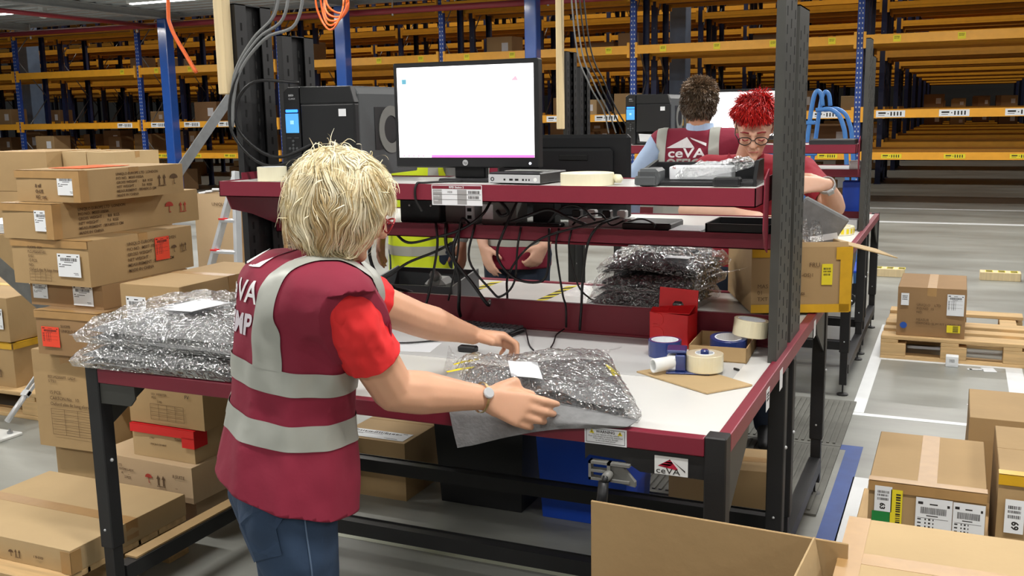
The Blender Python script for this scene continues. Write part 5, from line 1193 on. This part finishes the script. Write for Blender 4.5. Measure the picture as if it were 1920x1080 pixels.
dR = V((.087, .014, -.024))
tipsR = hand(B, wrR, dR, (-.35, .9, -.25), [(.24, .62, .4), (.36, .74, .45), (.46, .82, .5), (.56, .86, .5)], .6, 1.06, .07, (V((-.478, -.052, .893)), V((-.452, -.034, .884))), True, .028)
dL = V((.80, .52, -.05))
tipsL = hand(B, wrL, dL, (-.1, -.25, -1), [(.55, .8, .45), (.6, .9, .5), (.7, .95, .5), (.8, 1, .5)], .5, .95, .1, (V((-.722, .386, .893)), V((-.694, .400, .878))), False, .027)
me = B.mesh('body', .0045, 5); link('body', fill(me, SKIN), WP)
nb = MB(); p, q = tipsL[4]; nb.sphere(p+Z*.004+q*.002, .0075, 6, 0, (1, .9, .7)); link('fingernail', nb.mesh('fingernail', mat('nail_dark_red', (92, 12, 26), .25)), WP)
# jeans
B = Blob(); B.hul((pel+ax*.04, (.15, .12, .07), Rt), (pel-Z*.06, (.155, .13, .09), Rt)); limbs_legs(B, hips, knees, ank, (.1, .078, .06, .06)); B.hul((hips[0]-f*.035-Z*.04, .092), (hips[0]-Z*.14, .096)); B.hul((hips[1]-f*.035-Z*.04, .092), (hips[1]-Z*.14, .096))
me = wrinkle(B.mesh('jeans', .009, 5), .004, 11); cut(me, ((0, 0, .06), (0, 0, -1))); jm = link('jeans', fill(me, JEAN), WP)
bp = hips[1]-f*.14-l*.02-Z*.05
def pocket(c):
    c = V(c); b = MB(); pts = [(-.065, .07), (.065, .07), (.065, -.05), (0, -.085), (-.065, -.05)]; b.add([(x, y, 0) for x, y in pts], [(4, 3, 2, 1, 0)][0:1]); return b.mesh('pk', JEAN)
po = project_text('', .06, bp, f.cross(Z), Z, -f, jm.data, JEAN, WP, 'back_pocket', mesh_src=pocket(bp), off=.004)
sb = MB()
gb = bmesh.new(); gb.from_mesh(jm.data); bv = BVHTree.FromBMesh(gb); pts = []
for i in range(12):
    o_ = hips[1].lerp(knees[1], -.1+i*.09)-l*.4+f*.0; h = bv.ray_cast(o_, l, .8)
    if h[0]: pts.append(h[0]+h[1]*.001)
if len(pts) > 2: sb.tube(pts, .0022, 5); sb.build('side_seam', STITCH, WP)
gb.free(); shoes(WP, ank, f)
# tee shirt: sleeves
for sh, el, k in ((shR, elR, .60), (shL, elL, .5)):
    B = Blob(); d = (el-sh).normalized(); e = sh.lerp(el, k); B.cap((sh+d*.0, .055), (sh+d*.05, .066), (e+d*.03, .064)); me = wrinkle(B.mesh('sleeve', .005, 4), .006, 22, 3); cut(me, (e, d)); s = me; o = link('tee_shirt_sleeve', fill(me, TEE), WP); so = o.modifiers.new('s', 'SOLIDIFY'); so.thickness = .003
B = Blob(); B.hul((wai-Z*.05, (.15, .115, .05), Rt), (che, (.165, .125, .09), Rt)); B.hul((che, (.165, .125, .09), Rt), (shR+Z*.0, .056), (shL+Z*.0, .056)); link('tee_shirt', fill(wrinkle(B.mesh('tee_shirt', .01, 5), .004, 20, 5), TEE), WP)
# vest
B = Blob()
hem = pel-Z*.13
B.hul((hem-f*.012, (.215, .19, .04), Rt), (wai, (.18, .145, .06), Rt)); B.hul((hem-f*.09+l*.03+Z*.04, (.12, .10, .04), Rt), (wai-f*.03, (.15, .11, .06), Rt)); B.hul((wai, (.18, .145, .06), Rt), (che-f*.01, (.188, .148, .09), Rt))
B.hul((che-f*.01, (.188, .148, .09), Rt), (che+Z*.075-f*.03, (.165, .115, .08), Rt), (shR+Z*.006, .084), (shL+Z*.006, .084)); B.hul((shR+Z*.006, .085), (shR+(elR-shR).normalized()*.055, .085)); B.hul((shL+Z*.006, .085), (shL+(elL-shL).normalized()*.055, .085)); B.hul((nec-f*.02-Z*.015, (.085, .075, .05), Rt), (che+Z*.08-f*.03, (.15, .11, .08), Rt), (shR+Z*.02+l*.06, .045), (shL+Z*.02-l*.06, .045))
me = wrinkle(B.mesh('vest', .009, 8), .008, 10, 2)
dR_, dL_ = (elR-shR).normalized(), (elL-shL).normalized()
for sh, d, sgn in ((shR, dR_, -1), (shL, dL_, 1)):
    a_ = (d*.38+l*sgn*.92).normalized(); c0 = sh-Z*.04+a_*.018; me = difference(me, cyl_cut(c0, c0+a_*.3, .102))
nb = bmesh.new(); bmesh.ops.create_uvsphere(nb, u_segments=24, v_segments=14, radius=.072, matrix=Matrix.Translation(nec+f*.035+Z*.045)); me = difference(me, nb)
hn = (-Z-f*.30+l*.12).normalized(); cut(me, (pel-Z*.03, hn)); fill(me, VEST)
vest = link('safety_vest', me, WP)
so = vest.modifiers.new('s', 'SOLIDIFY'); so.thickness = .004; so.offset = -1
bn = (ax*1.0-f*.04).normalized()
def ringband(c, h): band(vest.data, 'reflective_band', [(c+bn*h/2, bn), (c-bn*h/2, -bn)], .003, REFL, WP)
ringband(wai+ax*.088, .052); ringband(wai-ax*.03, .055)
for sgn in (-1, 1): band(vest.data, 'reflective_band', [(che+l*sgn*.148, l*sgn), (che+l*sgn*.098, -l*sgn), (wai+ax*.112, -bn)], .0035, REFL, WP)
right_ = f.cross(Z); oc = che+ax*.068+right_*.012; up_ = (ax+f*.1).normalized(); out_ = (-f).normalized()
project_text('', .1, oc+ax*.085, right_, up_, out_, vest.data, PRINTW, WP, 'vest_logo', mesh_src=logo_mesh(.085))
project_text('ceVA', .068, oc+ax*.012, right_, up_, out_, vest.data, PRINTW, WP, 'vest_lettering', xs=1.05, bold=.001)
project_text('TEMP', .064, oc-ax*.058, right_, up_, out_, vest.data, mat('vest_print_grey', (214, 206, 214), .6), WP, 'vest_lettering', xs=.95, bold=.0022)
# wrist watch, spectacles
wx = (wrR-elR).normalized(); b = MB(); T = frame_T(wrR-wx*.012, V((0, 0, 1)), V((0, 0, 1)).cross(wx)); T = Matrix.Translation(wrR-wx*.010) @ wx.to_track_quat('Z', 'Y').to_matrix().to_4x4()
b.lathe([(.0345, -.003), (.0362, -.003), (.0362, .003), (.0345, .003)], 36, 0, T, True); wb = b.build('watch_strap', mat('gold_metal', (214, 190, 140), .3, .8), WP)
cd = (V((.45, -.72, .55))); cd = (cd-wx*cd.dot(wx)).normalized(); b = MB(); b.lathe([(0, 0), (.0135, 0), (.0135, .004), (.011, .006), (0, .006)], 24, 0, Matrix.Translation(wrR-wx*.010+cd*.033) @ cd.to_track_quat('Z', 'Y').to_matrix().to_4x4()); b.build('watch_face', K['silver'], wb)
def glasses(P, parent, m, sc=1.):
    b = MB()
    for x in (-1, 1):
        b.tube([P(.033*x+.026*math.cos(a), .108-.006*abs(math.cos(a)), -.004+.018*math.sin(a)) for a in [2*math.pi*i/18 for i in range(19)]], .0021, 6)
        b.tube([P(.058*x, .103, .0), P(.076*x, .06, .002), P(.079*x, -.0, .0)], .0022, 6)
    b.tube([P(-.008, .110, .0), P(0, .112, .003), P(.008, .110, .0)], .002, 6); return b.build('spectacles', m, parent)
glasses(P, WP, mat('glasses_red', (170, 40, 50), .3))
# hair: a loose layered bob
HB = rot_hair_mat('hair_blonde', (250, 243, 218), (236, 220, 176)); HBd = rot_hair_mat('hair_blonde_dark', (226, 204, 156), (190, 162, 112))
rnd = random.Random(12); light = []; dark = []
gl_ = P(1, 0, 0)-P(0, 0, 0); gg = P(0, 1, 0)-P(0, 0, 0); gu = P(0, 0, 1)-P(0, 0, 0); hcn = P(0, -.016, .0)
def scalp_dir():
    while True:
        d = V((rnd.gauss(0, 1), rnd.gauss(0, 1), rnd.gauss(0, 1))).normalized(); fr = d.dot(gg); zz = d.z
        if fr > .45 and d.dot(gu) < .62: continue
        if zz < -.62: continue
        return d
Blob_h = Blob(); Blob_h.ell(hcn+Z*.004, (.102, .112, .106), R); Blob_h.ell(hcn-Z*.045-gg*.015, (.098, .10, .085), None)
mh = wrinkle(Blob_h.mesh('hair_base', .009, 5), .008, 26, 5)
nb_ = bmesh.new(); bmesh.ops.create_uvsphere(nb_, u_segments=16, v_segments=12, radius=.075, matrix=Matrix.Translation(P(0, .115, -.045))); mh = difference(mh, nb_); link('hair', fill(mh, HB), WP)
from mathutils import noise as mno
crn = (gu*.85-gg*.45).normalized()
def shell(d, k):
    a, b_, c = d.dot(gl_.normalized()), d.dot(gg.normalized()), d.dot(gu.normalized())
    return hcn+(gl_.normalized()*a*.107+gg.normalized()*b_*.114+gu.normalized()*c*(.108 if c > 0 else .138))*k
for i in range(9000):
    d = scalp_dir(); k0 = rnd.uniform(.9, 1.05); L_ = rnd.uniform(.05, .14); n = 10; pts = []; kk = k0; flare = rnd.choice((rnd.uniform(-.02, .06), rnd.uniform(.0, .16)))*(1.5 if d.z < .2 else .8)
    for k in range(n):
        pts.append(shell(d, kk)); p = pts[-1]
        fl = -crn-Z*.55+V((mno.noise(p*24)*2.3, mno.noise(p*24+V((9, 0, 0)))*2.3, mno.noise(p*24+V((0, 9, 0)))*1.2))+gl_.normalized()*(.25 if d.dot(gl_) > 0 else -.25)
        fl = fl-d*fl.dot(d); fl.normalize(); d = (d+fl*L_/(n-1)/.112).normalized(); kk = k0+flare*(k/(n-1))**1.6
        if d.dot(gg.normalized()) > .74 and d.dot(gu.normalized()) < .1: break
    if len(pts) < 4: continue
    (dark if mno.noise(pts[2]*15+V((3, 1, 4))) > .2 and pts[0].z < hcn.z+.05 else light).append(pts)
for i in range(260):
    d = scalp_dir()
    if d.z < -.2: continue
    p = shell(d, 1.0); pts = [p]; dr = (d*.7+V((rnd.uniform(-.6, .6), rnd.uniform(-.6, .6), rnd.uniform(-.3, .3)))).normalized()
    for k in range(7): dr = (dr-d*.22+V((rnd.uniform(-.2, .2), rnd.uniform(-.2, .2), rnd.uniform(-.35, .1)))).normalized(); p = p+dr*.007; pts.append(p)
    light.append(pts)
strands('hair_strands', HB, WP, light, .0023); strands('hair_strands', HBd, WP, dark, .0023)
adopt(W)
# the bundle she holds
hq = [(-.66, .06), (-.22, .045), (-.445, .50), (-.835, .33)]
def hl(u, w_):
    return .022*math.exp(-((u-.50)**2/.03+(w_-.0)**2/.05)) - .028*math.exp(-((u-.28)**2/.03+(w_-.95)**2/.04))
t = wrapped('film wrapped grey clothes with white slip held by the blonde woman at the table', hq, .813, .045, 2, K['cloth_g'], 51, 'bundle being packed', [(-.543, .05), (-.461, .055), (-.535, .20), (-.615, .19)], hl, 'film', tips=[((-.835, .33, .85), (-.90, .40, .87), (-.80, .16, .82)), ((-.62, .40, .86), (-.40, .50, .88), (-.45, .40, .87)), ((-.25, .06, .84), (-.21, .04, .83), (-.36, .30, .86))])
del t['group']
tp = spline([(-.70, .06, .83), (-.60, .055, .842), (-.50, .06, .842), (-.40, .055, .84), (-.30, .045, .832), (-.215, .04, .825)], 5)
md = spline([(-.685, -.008, .822), (-.60, -.012, .824), (-.50, -.012, .824), (-.40, -.010, .822), (-.30, -.008, .82), (-.225, .0, .819)], 5)
bt = spline([(-.655, -.03, .726), (-.60, -.03, .742), (-.50, -.026, .775), (-.40, -.022, .80), (-.30, -.012, .812), (-.235, .0, .817)], 5)
b = MB(); n, m_ = len(tp), 6; v = []
for s in (0, 1):
    for j in range(m_+1):
        for i in range(n):
            p = tp[i].lerp(md[i], j*3/m_) if j*3 <= m_ else md[i].lerp(bt[i], (j-m_/3)/(m_*2/3)); q_ = math.sin(math.pi*j/m_); v.append(p+V((0, (-.008 if s else .004)*q_-.004*vnoise(i*.5, j*.8, 3)*s, (.004 if s else 0)*q_)))
f_ = []
for s in (0, 1):
    for j in range(m_):
        for i in range(n-1):
            a_, b_, c_, d_ = [s*(m_+1)*n+k for k in (j*n+i, j*n+i+1, (j+1)*n+i+1, (j+1)*n+i)]; f_.append((a_, b_, c_, d_) if not s else (d_, c_, b_, a_))
b.add(v, f_, 0, True); b.build('hanging_fold', K['cloth_g'], t)
for q in (((-.80, .19), (-.74, .28), (-.73, .27), (-.79, .18)), ((-.43, .40), (-.36, .30), (-.345, .31), (-.415, .41)), ((-.82, .27), (-.78, .35), (-.77, .34), (-.81, .26))): pillow(q, .852, .004, 3, 3, .002, 3, 4, 9, 0, None, False, True).build('yellow_strip', K['yellow'], t)
# ================= generic standing figure for the people behind
def figure(name_label, pelv, fdir, J, vestm, legm, skinm, hair, vest_len=.05, sleeves=None, shirt=None, vox=.0065, headon=True, lean=0., bands=True, vest=True, logo=None, sleeve_k=.55, scale=1., vw=1., bz=(.07, -.055)):
    f = V((fdir[0], fdir[1], 0)).normalized(); l = V((-f.y, f.x, 0)); pel = V(pelv); wai = pel+Z*.16*scale+f*lean*.35; che = pel+Z*.36*scale+f*lean*.8; nec = J.get('neck') or pel+Z*.55*scale+f*lean; 
    ax = (che-pel).normalized(); fx = (f-ax*f.dot(ax)).normalized(); Rt = Matrix((l, fx, ax)).transposed()
    shR = J.get('shR') or nec-l*.185-Z*.06; shL = J.get('shL') or nec+l*.185-Z*.06
    hips = [pel+l*.085-Z*.03, pel-l*.085-Z*.03]; knees = [V((pel.x, pel.y, pel.z*.54))+l*.09+f*.02, V((pel.x, pel.y, pel.z*.54))-l*.09+f*.02]; ank = [V((pel.x, pel.y, .09))+l*.1-f*.02, V((pel.x, pel.y, .09))-l*.1-f*.02]
    t = thing('person', name_label, 'person', (pel.x, pel.y, 0)); B = Blob(); hc = J.get('head') or nec+Z*.12+f*.02; g = V(J.get('gaze', f)); P, R = head(B, hc, g, Z, J.get('hs', 1.))
    B.cap((nec-Z*.06, .06), (nec+Z*.01, .054), (hc-g.normalized()*.03-Z*.05, .054)); B.hul((pel, (.13, .1, .09), Rt), (wai, (.12, .09, .08), Rt)); B.hul((wai, (.12, .09, .08), Rt), (che, (.14, .1, .1), Rt)); B.hul((che, (.1, .08, .08), Rt), (shR-Z*.015, .042), (shL-Z*.015, .042), (nec-Z*.045, .04))
    limbs_legs(B, hips, knees, ank, (.07, .05, .045, .04)); tips = []
    for s, sh in (('R', shR), ('L', shL)):
        el, wr = V(J['el'+s]), V(J['wr'+s]); B.cap((sh, .05), (sh.lerp(el, .5), .047), (el, .041), (el.lerp(wr, .3), .043), (wr, .027)); h = J['h'+s]
        tips.append(hand(B, wr, h[0], h[1], h[2], .4, .98, .1, None, s == 'R'))
    link('body', fill(B.mesh('body', vox, 4), skinm), WP)
    B = Blob(); B.hul((pel+ax*.05, (.165, .125, .06), Rt), (pel-Z*.06, (.165, .13, .08), Rt)); limbs_legs(B, hips, knees, ank, (.105, .075, .06, .06)); me = wrinkle(B.mesh('trousers', .011, 5), .004, 11); cut(me, ((0, 0, .06), (0, 0, -1))); link('trousers', fill(me, legm), WP); shoes(WP, ank, f)
    # shirt under or instead of the vest
    B = Blob(); k = 1.0 if not vest else .94
    B.hul((pel+Z*.0, (.165*k, .125*k, .05), Rt), (wai, (.16*k, .12*k, .06), Rt)); B.hul((wai, (.16*k, .12*k, .06), Rt), (che, (.175*k, .125*k, .09), Rt)); B.hul((che, (.175*k, .125*k, .09), Rt), (shR, .062), (shL, .062)); B.hul((nec-Z*(.03 if vest else .012), (.075, .07, .03) if vest else (.084, .08, .042), Rt), (shR+l*.04, .05 if vest else .06), (shL-l*.04, .05 if vest else .06), (che+Z*.06, (.12, .1, .06), Rt))
    sk = sleeve_k
    for sh, s in ((shR, 'R'), (shL, 'L')):
        el, wr = V(J['el'+s]), V(J['wr'+s])
        if sk <= 1: e = sh.lerp(el, sk); B.cap((sh, .064), (e, .058))
        else: B.cap((sh, .064), (el, .052), (el.lerp(wr, .85), .04))
    me = wrinkle(B.mesh('shirt', .009, 5), .004, 16, 4)
    if sk <= 1:
        for sh, s in ((shR, 'R'), (shL, 'L')):
            el = V(J['el'+s]); d = (el-sh).normalized(); e = sh.lerp(el, sk+.12); bm = bmesh.new(); bm.from_mesh(me)
            near = [fa for fa in bm.faces if (fa.calc_center_median()-e).length < .085]; ge = list({v for fa in near for v in fa.verts})+list({x for fa in near for x in fa.edges})+near
            bmesh.ops.bisect_plane(bm, geom=ge, plane_co=e-d*.02, plane_no=d, clear_outer=True); bm.to_mesh(me); bm.free()
        me.polygons.foreach_set('use_smooth', [True]*len(me.polygons))
    nb = bmesh.new(); bmesh.ops.create_uvsphere(nb, u_segments=20, v_segments=12, radius=.058, matrix=Matrix.Translation(nec+f*.028+Z*.045)); me = difference(me, nb)
    link('shirt', fill(me, shirt), WP); sh_me = me
    if vest:
        B = Blob(); hem = pel-Z*vest_len
        B.hul((hem, (.19*vw, .15, .05), Rt), (wai, (.18*vw, .142, .06), Rt)); B.hul((wai, (.18*vw, .142, .06), Rt), (che, (.195*vw, .145, .09), Rt)); B.hul((che, (.195*vw, .145, .09), Rt), (shR+l*.01, .076), (shL-l*.01, .076)); B.hul((nec-Z*.025, (.085, .08, .035), Rt), (shR+l*.05, .06), (shL-l*.05, .06), (che+Z*.06, (.13, .11, .06), Rt))
        me = wrinkle(B.mesh('vest', .01, 8), .004, 9, 7)
        for sh, s, sg in ((shR, 'R', -1), (shL, 'L', 1)): d = (V(J['el'+s])-sh).normalized(); a_ = (d*.8+l*sg*.6).normalized(); me = difference(me, cyl_cut(sh-Z*.01+a_*.02, sh-Z*.01+a_*.3, .09))
        nb = bmesh.new(); bmesh.ops.create_uvsphere(nb, u_segments=20, v_segments=12, radius=.074, matrix=Matrix.Translation(nec+f*.03+Z*.045)); me = difference(me, nb)
        cut(me, (hem-Z*.0, -Z)); v_ = link('safety_vest', fill(me, vestm), WP); so = v_.modifiers.new('s', 'SOLIDIFY'); so.thickness = .004; so.offset = -1
        if bands:
            for c in (wai+ax*bz[0], wai+ax*bz[1]): band(me, 'reflective_band', [(c+ax*.026, ax), (c-ax*.026, -ax)], .003, REFL, WP)
            for sg in (-1, 1): band(me, 'reflective_band', [(che+l*sg*.155, l*sg), (che+l*sg*.105, -l*sg), (wai+ax*.09, -ax)], .0035, REFL, WP)
        if logo:
            rt, o_ = f.cross(Z), -f; c = che+ax*.07
            project_text('', .1, c+ax*.008, rt, Z, o_, me, PRINTW, WP, 'vest_logo', mesh_src=logo_mesh(.1, .6)); project_text('ceVA', .06, c-ax*.033, rt, Z, o_, me, PRINTW, WP, 'vest_lettering', xs=1.4, bold=.0012); project_text('OFFICE', .058, c-ax*.082, rt, Z, o_, me, REFL, WP, 'vest_lettering', xs=1.05, bold=.002)
    if hair: hair(P, R, hc, WP)
    adopt(t); return t, P
def short_hair(m, md, top, side, n=2600, wid=.005, seed=3, fringe=.3, vcut=-.45, lift=0.):
    def go(P, R, hc, parent):
        rnd = random.Random(seed); L_, D_ = [], []; gl = P(1, 0, 0)-P(0, 0, 0); gg = P(0, 1, 0)-P(0, 0, 0); gu = P(0, 0, 1)-P(0, 0, 0)
        B = Blob(); B.ell(P(0, -.016, .02), (.081, .098, .099), R); me = wrinkle(B.mesh('hair_base', .008, 3), .003, 40, 2)
        cut(me, (P(0, .06, .048), (gg*.8-gu*.62)), (P(0, -.05, -.062), -gu)); nb = None
        bm = bmesh.new(); bm.from_mesh(me); bmesh.ops.delete(bm, geom=[fa for fa in bm.faces if (fa.calc_center_median()-P(0, 0, 0)).dot(gg) > .012 and (fa.calc_center_median()-P(0, 0, 0)).dot(gu) < .03], context='FACES'); bm.to_mesh(me); bm.free()
        link('hair', fill(me, md), parent)
        while len(L_)+len(D_) < n:
            d = V((rnd.gauss(0, 1), rnd.gauss(0, 1), rnd.gauss(0, 1))).normalized(); a, b_, c = d.dot(gl), d.dot(gg), d.dot(gu)
            if (b_ > .25 and c < .42) or c < vcut or (b_ > .05 and c < .05 and abs(a) > .6): continue
            hi = max(0, min(1, (c-.25)/.4)); ln = side*(1-hi)+top*hi*rnd.uniform(.7, 1.15); p = P(0, -.016, .02)+(gl*a*.08+gg*b_*.097+gu*c*.098); pts = [p]
            dr = (d*(.8+lift)+gu*lift*hi+gg*fringe*hi-gu*.5*(1-hi)+V((rnd.uniform(-1, 1), rnd.uniform(-1, 1), rnd.uniform(-1, 1)))*.22+V((mno.noise(p*30), mno.noise(p*30+V((7, 0, 0))), mno.noise(p*30+V((0, 7, 0)))))*.9).normalized()
            for k in range(5): dr = (dr+gg*fringe*.25*hi-Z*.18+V((rnd.uniform(-.2, .2), rnd.uniform(-.2, .2), rnd.uniform(-.2, .2)))).normalized(); p = p+dr*ln/5; pts.append(p)
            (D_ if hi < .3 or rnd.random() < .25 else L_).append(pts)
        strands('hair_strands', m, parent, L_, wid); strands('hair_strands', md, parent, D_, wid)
    return go
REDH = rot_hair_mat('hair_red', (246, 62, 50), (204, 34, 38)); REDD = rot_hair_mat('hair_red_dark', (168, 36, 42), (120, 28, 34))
BRN = rot_hair_mat('hair_brown', (150, 124, 96), (110, 90, 70)); BRND = rot_hair_mat('hair_brown_dark', (110, 90, 70), (80, 66, 50))
dn = [(.2, .3, .2)]*4
# red-haired woman, facing the camera side, looking down into the carton
JR = dict(neck=V((-.395, 2.24, 1.32)), head=V((-.347, 2.13, 1.462)), gaze=V((.10, -.90, -.50)), shR=V((-.575, 2.27, 1.28)), shL=V((-.165, 2.22, 1.28)), elR=V((-.60, 2.02, 1.12)), wrR=V((-.36, 1.84, 1.128)), hR=((.9, -.3, -.05), (.1, .2, -1), [(.5, .6, .4)]*4),
 elL=V((-.005, 2.03, 1.145)), wrL=V((-.025, 1.88, 1.245)), hL=((-.85, -.3, .02), (0, .75, -.6), [(.5, .6, .3), (.55, .65, .4), (.6, .7, .4), (.7, .7, .4)]), hs=1.0)
rw, P = figure('woman with short bright red hair and glasses bending over the open carton', (-.42, 2.42, .82), (.12, -1), JR, None, JEAN2, SKIN2, short_hair(REDH, REDD, .064, .012, 5600, .0032, 3, .6, -.3, .3), shirt=POLO, lean=.12, vest=False, sleeve_k=.72)
inv = Matrix.Translation(-rw.location)
glasses(P, WP, K['plast']); 
b = MB()
for x in (-1, 1): b.tube([P(.045*x, .088, -.006), P(.034*x, .094, -.010), P(.02*x, .092, -.006)], .0028, 6)
b.build('eyelashes', REDD, WP); b = MB()
for x in (-1, 1): b.tube([P(.05*x, .086, .026), P(.035*x, .096, .032), P(.016*x, .098, .028)], .0035, 6)
b.build('eyebrow', REDD, WP); b = MB(); b.tube([P(-.019, .093, -.0625), P(0, .1, -.0615), P(.019, .093, -.0625)], .003, 6); b.build('lips', mat('lips_pink', (196, 116, 108), .5), WP)
# collar, lanyard panel and watch
b = MB(); ne = JR['neck']
for sg in (-1, 1): b.add([ne+V((.02*sg, -.075, -.03)), ne+V((.075*sg, -.03, .03)), ne+V((.085*sg, -.07, -.015)), ne+V((.05*sg, -.105, -.07)), ne+V((.015*sg, -.095, -.06))], [(0, 1, 2, 3, 4) if sg > 0 else (4, 3, 2, 1, 0)])
o = b.build('collar', POLO, WP); so = o.modifiers.new('s', 'SOLIDIFY'); so.thickness = .006
wx = (JR['wrL']-JR['elL']).normalized(); b = MB(); T = Matrix.Translation(JR['wrL']-wx*.004) @ wx.to_track_quat('Z', 'Y').to_matrix().to_4x4(); b.lathe([(.031, -.009), (.035, -.009), (.035, .009), (.031, .009)], 30, 0, T, True); b.bbox(-.013, .013, -.042, -.03, -.014, .014, .003, T=T @ Matrix.Rotation(.6, 4, 'Z')); b.build('watch', K['silver'], WP)
adopt(rw)
# what she holds: a grey wrapped garment above the carton and a white sheet
t = thing('wrapped_garment', 'grey garment with a white label strip held over the carton by the red-haired woman', 'clothes', (-.02, 1.75, 1.10))
b = MB(); T = frame_T((0, 0, 0), (.80, .2, -.45), (.45, -.25, .85)); b.bbox(-.11, .07, -.08, .075, -.012, .012, .006, T=T); b.build('folded_cloth', K['cloth_g'], t)
b = MB(); b.box(-.05, .05, -.055, -.03, .0122, .0132, 0, T @ Matrix.Rotation(math.radians(42), 4, 'Z')); b.build('label_strip', K['paper'], t)
pillow([(-.12, 1.68), (.02, 1.70), (-.02, 1.86), (-.14, 1.84)], 1.0, .06, 14, 12, .05, 6, 15, 4, 0, lambda u, w_: .06*w_, True)
b = MB(); pl = pillow([(-.09, 1.64), (-.0, 1.66), (-.03, 1.80), (-.12, 1.78)], 1.015, .06, 14, 12, .05, 6, 15, 4, 0, lambda u, w_: .06*w_, True); tag(pl.build('loose_film', K['film']), 'crumpled clear film standing up out of the open carton', 'film')
b = MB(); v = [(-.42, 1.72, 1.13), (-.30, 1.70, 1.14), (-.24, 1.71, 1.06), (-.36, 1.74, 1.045)]; pl = pillow([(v[0][0], 1.76), (-.25, 1.72), (-.24, 1.80), (-.40, 1.84)], 1.06, .05, 10, 8, .02, 4, 9, 4, 0, None, True); tag(pl.build('plastic_bag', K['film']), 'clear plastic bag in the near hand of the red-haired woman', 'bag')
# man in the office vest, back to us
JM = dict(neck=V((-.755, 2.86, 1.44)), head=V((-.757, 2.87, 1.562)), gaze=V((-.12, 1, -.12)), shR=V((-.575, 2.87, 1.375)), shL=V((-.945, 2.84, 1.375)), elR=V((-.52, 2.98, 1.13)), wrR=V((-.60, 3.2, 1.05)), hR=((-.3, 1, -.1), (0, 0, -1), dn), elL=V((-1.075, 2.76, 1.185)), wrL=V((-1.10, 2.86, .98)), hL=((0, .5, -1), (1, 0, 0), dn))
man, P = figure('man with short brown hair and maroon logo vest over pale blue shirt, from behind', (-.80, 2.84, .93), (-.1, 1), JM, VEST, JEAN, SKIN, short_hair(BRN, BRND, .034, .026, 4200, .005, 8, -.1, -.86, .1), shirt=SHIRTB, logo=True, sleeve_k=2, vest_len=.06, lean=.03)
b = MB(); ne = JM['neck']; b.lathe([(.066, -.012), (.062, .03), (.066, .032), (.072, -.01)], 24, 0, Matrix.Translation(ne+V((0, .01, .0))), True); b.build('collar', SHIRTB, WP); adopt(man)
# the two people beyond, whose heads are hidden by the monitors
JY = dict(gaze=V((.3, -1, -.1)), elR=V((-2.42, 2.62, 1.1)), wrR=V((-2.40, 2.5, .90)), hR=((0, -.2, -1), (1, 0, 0), dn), elL=V((-2.0, 2.66, 1.06)), wrL=V((-1.965, 2.60, .855)), hL=((.02, -.1, -1), (-1, .2, 0), dn))
figure('person in a yellow high visibility vest and grey sleeves standing behind the cables', (-2.25, 2.66, .84), (.1, -1), JY, YEL, JEAN2, SKIN3, short_hair(BRND, BRND, .03, .015, 900, .006, 5), shirt=GREYS, sleeve_k=2, vest_len=.16, vox=.008, bz=(-.06, -.185))
JO = dict(gaze=V((.3, -1, -.1)), elR=V((-1.87, 2.60, 1.05)), wrR=V((-1.80, 2.52, .86)), hR=((.35, -.1, -1), (.4, .8, 0), dn), elL=V((-1.42, 2.68, 1.06)), wrL=V((-1.47, 2.54, .87)), hL=((-.5, -.2, -.9), (-.5, .7, .2), [(.6, .6, .4)]*4))
figure('person in a maroon vest with hands at the belt, seen between the shelves', (-1.68, 2.68, .84), (.1, -1), JO, VEST, JEAN2, SKIN2, short_hair(BRN, BRND, .03, .015, 900, .006, 6), shirt=POLO, sleeve_k=.55, vest_len=.10, vox=.008, bz=(0., -.115))
bpy.data.objects.remove(WP)
